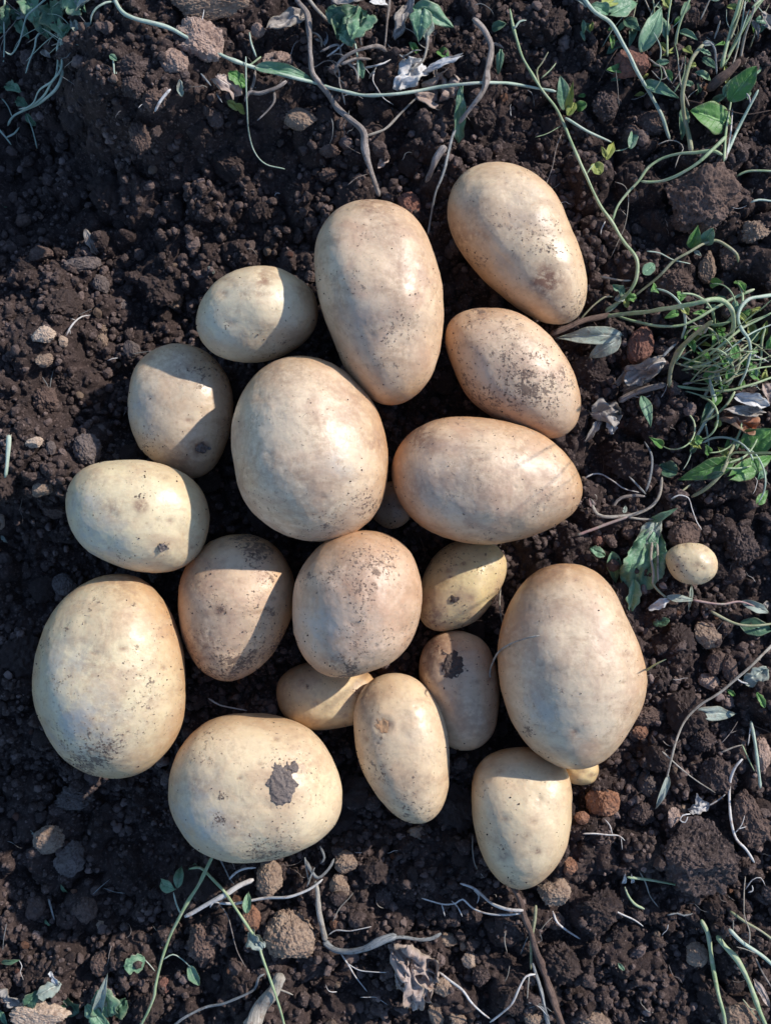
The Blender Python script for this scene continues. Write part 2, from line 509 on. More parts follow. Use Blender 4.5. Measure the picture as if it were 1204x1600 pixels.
# label, outline, base, warm, dirt, dust, lift(mm), flatness, stains [(px,py,r,kind,strength)]
POT = [
 ("long tan potato with a stem scar, topmost in the middle of the pile",
  [(575,311),(632,323),(668,370),(688,440),(692,520),(680,580),(652,620),(615,634),(575,622),(540,580),(512,520),(495,460),(490,400),(500,355),(530,322)],
  PINK_, W2, .75, .8, 17, .92, [(580,318,26,'brown',1),(560,600,60,'dark',.4),(620,350,60,'brown',.45),(640,400,60,'brown',.3),(610,500,22,'dark',.7),(590,570,30,'dark',.5),(575,500,40,'grey',.3),(600,325,35,'brown',.7)]),
 ("long potato with rusty flank and brown bruise, set apart above the pile on its right",
  [(775,252),(820,263),(860,297),(890,350),(912,410),(917,450),(910,490),(885,509),(855,505),(815,485),(770,450),(725,400),(702,355),(699,310),(715,275),(745,256)],
  (.66,.50,.32), W1, .65, .45, 3, .88, [(852,438,24,'brown',2),(800,300,50,'brown',.35),(895,480,25,'dark',1),(715,380,35,'brown',.9),(730,410,30,'dark',.6),(880,500,30,'brown',.6),(820,340,50,'grey',.3),(860,400,50,'dark',.4)]),
 ("speckled potato crossed by thin stem shadows beside the brown root",
  [(760,479),(800,485),(845,512),(880,555),(902,600),(906,640),(895,672),(865,686),(825,678),(775,655),(730,620),(705,570),(693,525),(697,500),(722,483)],
  (.64,.47,.31), W2, .9, .55, 10, .92, [(830,605,30,'dark',.75),(740,540,60,'dark',.55),(800,570,60,'dark',.4),(858,590,16,'dark',.8),(790,640,40,'dark',.6),(755,490,16,'brown',.9),(745,500,20,'brown',.5),(840,660,50,'brown',.4)]),
 ("wide potato lying sideways with its pointed end towards the weeds",
  [(725,651),(790,657),(850,680),(884,708),(905,740),(913,768),(905,793),(880,815),(840,838),(790,849),(730,849),(670,830),(630,795),(611,750),(614,705),(640,672),(680,655)],
  PINK_, W2, .8, .9, 13, .9, [(660,685,30,'brown',1),(900,800,14,'dark',.9),(740,750,60,'brown',.5),(640,760,50,'brown',.4),(850,790,60,'brown',.3),(700,700,60,'dark',.3),(690,740,60,'grey',.3)]),
 ("small pale smooth potato above the upper left of the pile",
  [(410,417),(450,424),(485,448),(497,480),(490,515),(460,545),(420,562),(375,566),(330,552),(308,520),(307,490),(325,455),(360,428)],
  (.67,.55,.36), W1, .4, .2, 11, .92, [(412,436,18,'brown',1.1),(430,545,40,'dark',.7),(352,508,10,'dark',.8),(385,525,12,'dark',.6),(480,450,25,'brown',.5),(330,520,40,'grey',.4)]),
 ("medium potato with a healed dark scar near its lower end, left of the biggest one",
  [(285,536),(320,548),(350,580),(362,620),(360,670),(345,715),(322,742),(300,750),(268,738),(230,715),(207,680),(201,640),(205,590),(225,558),(255,540)],
  (.62,.49,.33), W1, .8, .55, -6, .75, [(313,700,15,'brown',1.5),(313,700,14,'dark',1.2),(285,575,40,'brown',.5),(215,640,30,'grey',.8),(240,690,35,'dark',.6),(280,730,40,'brown',.6),(320,570,40,'dark',.6),(250,640,40,'brown',.3)]),
 ("biggest roundest potato with a glossy highlight, in the middle of the pile",
  [(475,554),(520,566),(565,600),(595,650),(608,710),(605,770),(580,815),(545,840),(495,849),(440,838),(395,805),(372,765),(361,690),(365,640),(385,600),(425,562)],
  (.67,.52,.35), W2, .6, .5, 12, .88, [(530,725,30,'grey',.5),(400,740,60,'brown',.5),(470,800,80,'brown',.45),(560,620,50,'brown',.5),(590,690,25,'brown',.7),(510,830,40,'dark',.9),(430,590,60,'brown',.35),(580,790,40,'dark',.6)]),
 ("smooth yellowish oval potato with two rough brown scabs, leftmost in the upper half",
  [(195,717),(245,722),(290,742),(320,775),(328,815),(318,850),(295,880),(250,895),(205,892),(155,872),(120,840),(106,795),(112,755),(145,727)],
  (.66,.54,.33), W1, .6, .15, 10, .98, [(216,775,10,'dark',1.6),(220,790,13,'brown',1.2),(175,800,22,'brown',.8),(253,853,9,'dark',1.5),(187,862,10,'dark',.6),(150,850,60,'grey',.8),(130,790,35,'grey',.8),(310,840,20,'dark',.5),(300,860,30,'brown',.3)]),
 ("russet potato with a knobbly eye in its centre, half shaded by its neighbours",
  [(375,834),(415,842),(448,875),(463,920),(455,970),(430,1020),(400,1050),(362,1067),(330,1057),(300,1030),(284,985),(279,935),(288,890),(315,855),(345,838)],
  (.61,.435,.275), W2, 1.0, .75, 0, .86, [(345,955,11,'brown',1.2),(346,955,9,'dark',.8),(360,1040,60,'dark',.9),(425,960,14,'dark',1.2),(310,1010,50,'brown',.9),(390,850,40,'dark',.8),(300,915,40,'brown',.5),(400,1000,60,'dark',.7)]),
 ("pinkish brown potato crossed by one thin root shadow, below the biggest one",
  [(575,829),(615,840),(645,870),(658,915),(656,960),(640,1005),(605,1040),(560,1058),(520,1061),(485,1040),(463,1005),(456,955),(462,905),(485,865),(525,837)],
  (.60,.425,.29), (.47,.27,.165), .9, .8, 15, .92, [(545,1048,22,'dark',1.6),(520,1035,22,'brown',1),(500,980,40,'grey',.8),(560,900,60,'brown',.5),(600,850,40,'dark',.5),(480,1000,30,'dark',.5),(560,935,30,'dark',.3)]),
 ("large yellowish potato with bluish skylight painted on its lower side, at the far left of the pile",
  [(185,896),(225,908),(260,945),(285,1010),(293,1070),(288,1130),(260,1180),(215,1212),(165,1218),(115,1200),(80,1160),(58,1100),(55,1040),(68,985),(100,935),(145,903)],
  (.67,.55,.34), W1, .8, .35, 3, .84, [(210,946,6,'dark',1.6),(120,1130,70,'grey',.9),(100,1050,50,'grey',.7),(140,1180,60,'dark',1),(160,1120,60,'brown',.5),(235,1090,15,'brown',.6),(185,905,40,'brown',.7),(100,1070,40,'dark',.6),(220,1030,50,'dark',.4)]),
 ("glossy yellowish potato wearing a grey flake of dried mud, lowest on the left",
  [(390,1115),(440,1122),(490,1145),(525,1190),(538,1240),(530,1285),(500,1315),(450,1335),(390,1344),(330,1335),(285,1300),(264,1250),(265,1205),(290,1155),(335,1122)],
  YEL, W1, .7, .25, 2, .88, [(345,1245,14,'dark',1.6),(345,1280,14,'dark',1.6),(305,1230,26,'brown',.7),(460,1210,35,'brown',.8),(360,1290,30,'brown',.5),(310,1280,60,'grey',.8),(430,1325,60,'dark',.8),(490,1225,25,'brown',.4)]),
 ("smooth oblong potato with a round orange scar near its upper end, low in the middle",
  [(620,1052),(655,1063),(685,1100),(700,1150),(703,1200),(695,1250),(675,1280),(645,1288),(615,1275),(585,1240),(562,1195),(551,1140),(555,1095),(580,1062)],
  (.66,.50,.31), W1, .5, .3, 4, .9, [(599,1133,14,'brown',1.45),(630,1240,60,'brown',.4),(640,1270,40,'dark',.8),(590,1210,40,'dark',.5),(570,1085,25,'brown',.6),(635,1145,40,'grey',.2)]),
 ("small yellow potato mostly hidden below the pinkish brown one",
  [(505,1032),(550,1038),(585,1062),(590,1095),(562,1127),(520,1140),(480,1138),(445,1120),(432,1090),(435,1060),(465,1038)],
  (.64,.49,.27), W1, .4, .3, -9, .9, [(480,1075,5,'dark',1.3),(560,1085,12,'dark',1),(445,1070,25,'brown',.5)]),
 ("small yellow potato with a black speck under the wide sideways one",
  [(735,842),(772,848),(790,872),(787,905),(770,940),(742,970),(705,985),(672,983),(654,963),(655,915),(672,875),(700,850)],
  (.60,.46,.23), W1, .8, .4, -4, .9, [(711,937,6,'dark',1.8),(675,965,22,'brown',1.2),(750,890,20,'dark',.9),(700,965,25,'dark',.8),(665,940,20,'brown',.8)]),
 ("small potato with a black soil smear near its top, squeezed behind the large one",
  [(715,985),(755,1000),(775,1040),(780,1090),(775,1130),(755,1165),(722,1173),(690,1160),(670,1110),(655,1060),(658,1020),(680,992)],
  (.58,.41,.26), (.45,.26,.14), .6, .6, -4, .9, [(680,1010,35,'brown',1.2),(665,1050,30,'brown',1),(740,1120,50,'brown',.5)]),
 ("large smooth egg-shaped potato with forked weed shadows, rightmost in the pile",
  [(880,879),(925,887),(960,920),(985,975),(1002,1030),(1006,1080),(985,1140),(950,1185),(905,1202),(860,1193),(815,1155),(785,1095),(775,1035),(782,980),(805,925),(840,888)],
  (.66,.51,.34), W2, .5, .55, 7, .82, [(865,885,30,'brown',.8),(825,1142,12,'dark',1.2),(815,1120,8,'dark',1),(898,1145,8,'brown',1),(835,1085,60,'brown',.3),(850,1110,40,'grey',.6),(800,1000,50,'brown',.4),(940,930,30,'brown',.3),(875,1170,8,'dark',.7)]),
 ("smooth yellow potato with a faint crack line, lowest of the whole pile",
  [(815,1167),(855,1175),(885,1205),(894,1260),(888,1310),(865,1355),(832,1384),(800,1387),(770,1368),(745,1320),(735,1260),(738,1210),(762,1180)],
  YEL, W1, .5, .15, 1, .9, [(820,1306,8,'brown',.9),(785,1325,12,'dark',1.1),(838,1330,7,'brown',1.2),(785,1340,10,'brown',.9),(755,1240,16,'dark',.9),(760,1300,20,'dark',.6),(800,1380,25,'dark',.9),(775,1310,12,'brown',.6)]),
 ("tiny yellow egg-sized potato lying alone beside the broad green leaf",
  [(1075,848),(1100,852),(1118,870),(1120,890),(1108,908),(1085,914),(1060,908),(1042,888),(1041,865),(1055,852)],
  (.60,.47,.28), W1, .45, .4, 2, .92, [(1058,886,7,'brown',.9),(1065,893,6,'dark',.7)]),
 ("tiny yellow potato peeping out from under the large egg-shaped one",
  [(907,1172),(928,1182),(936,1203),(926,1222),(907,1227),(888,1222),(876,1203),(886,1182)],
  (.66,.49,.23), W1, .3, .1, -2, .92, []),
 ("small brown potato buried in the gap between the biggest and the sideways one",
  [(612,752),(636,762),(648,790),(636,816),(612,826),(588,816),(576,790),(588,762)],
  (.42,.29,.18), W2, .9, .7, -6, .9, []),
]


def build_potato(i, spec):
    label, outl, base, warm, dirt, dust, lift, fl, stains_skylight = spec
    o = np.array(outl, float)
    c = np.array([(o[:, 0].min() + o[:, 0].max()) / 2, (o[:, 1].min() + o[:, 1].max()) / 2])
    R = poly_radius(outl, c)
    q = o - c
    ev = np.linalg.eigvalsh(np.cov(q.T))
    b_px = math.sqrt(2 * ev[0])
    cz = b_px * K * fl
    gzc = -.006 if i != 18 else .006
    zc = gzc + cz * .90 + lift * .001
    S = K * (H - zc) / H
    v, f = ico(7 if b_px > 62 else 6 if b_px > 30 else 5)
    th = np.arctan2(v[:, 1], v[:, 0]) % (2 * np.pi)
    ch = np.hypot(v[:, 0], v[:, 1])
    r = np.interp(th, np.linspace(0, 2 * np.pi, 720, endpoint=False), R, period=2 * np.pi)
    r = r.mean() * 1.0 + (r - r.mean()) * np.clip(ch * 1.6, 0, 1)   # rounder towards the crown
    r = r * S * .985
    p = np.stack([v[:, 0] / np.maximum(ch, 1e-6) * r * ch, v[:, 1] / np.maximum(ch, 1e-6) * r * ch, v[:, 2] * cz], 1)
    # lopsided lumps, stronger away from the silhouette
    amp = b_px * K * .085
    lump = fbm(p + i * 3.1, 1.1 / (b_px * K), 2, 60 + i)
    nrm = v * np.array([1, 1, 1.])
    p = p + nrm * (lump * amp * (.35 + .65 * np.abs(v[:, 2])))[:, None]
    p = p + nrm * (.00028 * fbm(p, 160, 3, 90 + i))[:, None]
    C = at(c[0], c[1], zc)
    W = p + C
    ux, uy = to_px(W[:, 0], W[:, 1], W[:, 2])
    att = {k: np.zeros(len(p)) for k in ('brown', 'dark', 'grey')}  # grey also carries skylight shading painted into the skin
    top = np.clip(v[:, 2] * 5 + .6, 0, 1)
    wob = 1 + .45 * fbm(p, 190, 3, 120 + i)
    for sx, sy, sr, kd, st in stains_skylight:
        d = np.hypot(ux - sx, (uy - sy)) / (sr * wob)
        att[kd] = np.maximum(att[kd], np.exp(-d ** 2 * 1.4) * st * top)
        if sr < 17 and kd == 'brown':                       # eyes and scabs are little pits with a rim
            d0 = np.hypot(ux - sx, uy - sy) / sr
            p = p + nrm * ((-.0005 * st * np.exp(-d0 ** 2 * 1.5) + .0003 * np.exp(-(d0 - 1.3) ** 2 * 6)) * top * (sr > 8) * (st > 1.4))[:, None]
    rs = random.Random(i * 7 + 1)
    for _ in range(5):                                      # further small eyes
        a, rr = rs.uniform(0, 6.28), rs.uniform(.2, .92)
        sx = c[0] + math.cos(a) * rr * R[int(a / 6.2832 * 720) % 720]
        sy = c[1] - math.sin(a) * rr * R[int(a / 6.2832 * 720) % 720]
        sr = rs.uniform(3, 7)
        d0 = np.hypot((ux - sx) * rs.uniform(.5, 1), uy - sy) / sr
        p = p + nrm * (-.00028 * np.exp(-d0 ** 2) * top)[:, None]
        att['brown'] = np.maximum(att['brown'], np.exp(-d0 ** 2 * 1.5) * rs.uniform(.4, .9) * top)
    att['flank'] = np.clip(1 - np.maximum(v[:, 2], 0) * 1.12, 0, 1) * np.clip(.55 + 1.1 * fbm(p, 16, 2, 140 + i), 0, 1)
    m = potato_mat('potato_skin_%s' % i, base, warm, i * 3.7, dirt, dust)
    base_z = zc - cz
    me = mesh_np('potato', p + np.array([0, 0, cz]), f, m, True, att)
    ob = link('potato', me, (C[0], C[1], base_z))
    tag(ob, label, 'potato', 'freshly dug potatoes')
    return dict(ob=ob, C=C, cz=cz, R=R, S=S, c=c, p=W, v=v, base=np.array([C[0], C[1], base_z]))


PB = [build_potato(i, s) for i, s in enumerate(POT)]


def inside_potato(x, y, grow=1.0):
    x = np.asarray(x); y = np.asarray(y)
    res = np.zeros(x.shape, bool)
    for P in PB:
        dx, dy = x - P['C'][0], y - P['C'][1]
        th = np.arctan2(dy, dx) % (2 * np.pi)
        r = np.interp(th, np.linspace(0, 2 * np.pi, 720, endpoint=False), P['R'], period=2 * np.pi) * P['S']
        res |= np.hypot(dx, dy) < r * grow
    return res


def potato_top(P, px, py):
    """height of the skin seen at this pixel"""
    z = P['C'][2] + P['cz'] * .8
    for _ in range(8):
        w = at(px, py, z)
        th = math.atan2(w[1] - P['C'][1], w[0] - P['C'][0]) % (2 * math.pi)
        r = P['R'][int(th / 6.28319 * 720) % 720] * P['S']
        d = min(.995, math.hypot(w[0] - P['C'][0], w[1] - P['C'][1]) / r)
        z = P['C'][2] + P['cz'] * math.sqrt(1 - d * d)
    return at(px, py, z)


def mud_flake(i, cx, cy, rx, ry, seed, name='mud_flake', label=None, thick=.0007, mat=None):
    """a crust of dried soil that follows the skin"""
    P = PB[i]
    W = P['p']
    ux, uy = to_px(W[:, 0], W[:, 1], W[:, 2])
    P3 = np.stack([ux, uy, np.zeros_like(ux)], 1)
    d = np.hypot((ux - cx) / rx, (uy - cy) / ry) * (1 + .8 * fbm(P3, 1 / (rx * .55), 3, seed, .65))
    keep = (d < 1) & (P['v'][:, 2] > 0.1)
    vsel = np.where(keep)[0]
    remap = -np.ones(len(W), int); remap[vsel] = np.arange(len(vsel))
    me0 = P['ob'].data
    n = len(me0.polygons)
    F = np.zeros(n * 3, np.int32); me0.loops.foreach_get('vertex_index', F); F = F.reshape(-1, 3)
    co = np.zeros(len(W) * 3, np.float32); me0.vertices.foreach_get('co', co); co = co.reshape(-1, 3)
    F = F[keep[F].all(1)]
    F = remap[F]
    nr = P['v'][vsel]
    t_ = np.clip((1 - d[vsel]) * 3.5, 0, 1) * thick + .00012
    up = co[vsel] + nr * (t_ * (1 + .7 * vnoise(co[vsel] * 800, seed)))[:, None]
    me = mesh_np(name, up, F, mat or M['mud'], True, {'tone': np.zeros(len(up))})
    o = link(name, me, (0, 0, 0), P['ob'])
    if label: o['label'] = label
    return o




def grains_on(i, n, seed):
    """grains of earth stuck to the upper skin, thickest where it is dirty"""
    P = PB[i]
    rs = np.random.default_rng(seed)
    me0 = P['ob'].data
    co = np.zeros(len(P['p']) * 3, np.float32); me0.vertices.foreach_get('co', co); co = co.reshape(-1, 3)
    dk = np.zeros(len(co), np.float32); me0.attributes['dark'].data.foreach_get('value', dk)
    w = (.10 + dk * 1.2 + np.clip(fbm(co, 60, 2, seed), 0, 1) * .8) * (P['v'][:, 2] > .12)
    pick = rs.choice(len(co), n, p=w / w.sum())
    r_ = .00014 * (3.0 ** (rs.uniform(0, 1, n) ** 2.2))
    bv, bf = ico(1)
    R = rotm(rs, n)
    base = bv * (1 + .25 * vnoise(bv * 1.7, seed))[:, None]
    V = np.einsum('nij,nkj->nki', R, base[None] * rs.uniform(.6, 1.2, (n, 1, 3))) * r_[:, None, None] + (co[pick] + P['v'][pick] * (r_ * .45)[:, None])[:, None, :]
    F = bf[None] + (np.arange(n) * len(bv))[:, None, None]
    o = link('soil_grains', mesh_np('soil_grains', V.reshape(-1, 3), F.reshape(-1, 3), M['soil'], True, {'tone': np.repeat(rs.uniform(0, .6, n), len(bv))}), (0, 0, 0), P['ob'])
    o['kind'] = 'stuff'


M['mud'] = soil_mat('dried_mud', (.15, .12, .105), (.22, .178, .155), (.29, .235, .2), .8)
M['muddark'] = soil_mat('damp_mud', (.075, .055, .046), (.12, .088, .072), (.19, .14, .112), .8)
mud_flake(11, 440, 1230, 21, 31, 3, label='grey cracked flake of dried mud')
mud_flake(11, 459, 1200, 10, 8, 4)
mud_flake(15, 707, 1041, 17, 22, 5, label='dark ragged smear of soil', mat=M['muddark'])
mud_flake(14, 711, 937, 7, 6, 8, mat=M['muddark'])
mud_flake(7, 253, 855, 8, 7, 11, mat=M['mud'], thick=.001)
mud_flake(5, 314, 701, 10, 8, 14, mat=M['mud'], thick=.0012)
mud_flake(3, 906, 797, 5, 8, 15, mat=M['mud'], thick=.0008)
M['peel'] = plant_mat('peeled_skin', (.50, .30, .155), (.42, .235, .12), (.30, .16, .08), .6)
mud_flake(12, 599, 1134, 9, 11, 21, name='peeled_patch', label='round tan patch where the skin has peeled', thick=.00015, mat=M['peel'])


# ------------------------------------------------------------------ clods, stones
def lump_shape(n, seed, cuts=6, rough=.10, fine=.035, squash=(1, 1, .8), freq=1.6, cell=0):
    v, f = ico(n)
    rs = np.random.default_rng(seed)
    p = v.copy()
    off = rs.uniform(-50, 50, 3)
    for _ in range(cuts):                       # broken faces
        d = rs.normal(size=3); d /= np.linalg.norm(d)
        h = rs.uniform(.55, .88)
        k = p @ d
        over = np.maximum(k - h, 0)
        p = p - d[None] * (over * .88)[:, None]
    p = p * (1 + rough * 1.6 * fbm(v + off, freq, 3, seed)[:, None])
    if fine: p = p * (1 + fine * 1.8 * fbm(v + off, freq * 4, 3, seed + 3, .65)[:, None])
    if cell:                                    # crumbly: stuck grains
        a = fbm(v + off, freq * 7, 2, seed + 8)
        p = p * (1 + cell * np.clip(a, -.25, .4)[:, None] * 1.6)
        p = p * (1 + cell * 2.2 * np.abs(fbm(v + off, freq * 2.4, 2, seed + 9))[:, None])
    return p * np.array(squash), f


def rotm(rs, n):
    q = rs.normal(size=(n, 4)); q /= np.linalg.norm(q, axis=1)[:, None]
    w, x, y, z = q.T
    return np.stack([np.stack([1 - 2 * (y * y + z * z), 2 * (x * y - z * w), 2 * (x * z + y * w)], 1),
                     np.stack([2 * (x * y + z * w), 1 - 2 * (x * x + z * z), 2 * (y * z - x * w)], 1),
                     np.stack([2 * (x * z - y * w), 2 * (y * z + x * w), 1 - 2 * (x * x + y * y)], 1)], 1)


def crumb_field(count, lo, hi, n, seed, power):
    rs = np.random.default_rng(seed)
    x = rs.uniform(-XW + .004, XW - .004, count)
    y = rs.uniform(-YW + .004, YW - .004, count)
    # crumbs lie in drifts
    dens = fbm(np.stack([x, y, 0 * x], 1), 30, 2, seed)
    keep = (rs.uniform(0, 1, count) < .60 + 1.15 * dens) & ~inside_potato(x, y, .80)
    x, y = x[keep], y[keep]
    m = len(x)
    r = lo * (hi / lo) ** (rs.uniform(0, 1, m) ** power)
    z = gz(x, y) + r * rs.uniform(.0, .95, m)
    R = rotm(rs, m)
    sq = rs.uniform(.7, 1.2, (m, 1, 3))
    var = rs.integers(0, 16, m)
    base = np.stack([lump_shape(n, seed * 100 + k, 5, .14, .08 if n > 1 else .05, (1, 1, 1), 1.6, .10 if n > 1 else 0)[0] for k in range(16)])
    _, f = ico(n)
    V = np.einsum('nij,nkj->nki', R, base[var] * sq) * r[:, None, None] + np.stack([x, y, z], 1)[:, None, :]
    F = f[None] + (np.arange(m) * base.shape[1])[:, None, None]
    tn = np.clip(.12 + .35 * rs.normal(0, .6, m) + (rs.uniform(0, 1, m) < .05) * .7, 0, 1)
    return V.reshape(-1, 3), F.reshape(-1, 3), np.repeat(tn, base.shape[1])


def field(name, parts, kind_label, cat):
    vs, fs, ts, o = [], [], [], 0
    for v, f, t in parts:
        vs.append(v); fs.append(f + o); ts.append(t); o += len(v)
    ob = link(name, mesh_np(name, np.concatenate(vs), np.concatenate(fs), M['clod'], True, {'tone': np.concatenate(ts)}))
    tag(ob, kind_label, cat, None, 'stuff')


field('soil_crumbs', [crumb_field(26000, .0005, .0013, 1, 1, 1.0), crumb_field(20000, .0011, .0026, 2, 2, 1.1), crumb_field(2100, .0026, .0044, 3, 3, 1.4)],
      'loose dark brown crumbs of soil scattered over the ground', 'soil crumbs')

for i_, sp_ in enumerate(POT):
    grains_on(i_, int((12 + 125 * sp_[4] ** 1.5) * (1 if len(PB[i_]['p']) > 20000 else .15)), 300 + i_)

# single clods, each a thing
clod_meshes = []
for k in range(12):
    p, f = lump_shape(5, 500 + k, 4, .16, .07, (1, random.uniform(.75, 1), random.uniform(.6, .85)), 1.5, .12)
    clod_meshes.append(mesh_np('soil_clod', p, f, M['clod'], True, {'tone': np.clip(.18 + .35 * fbm(p, 5, 2, k), 0, 1)}))

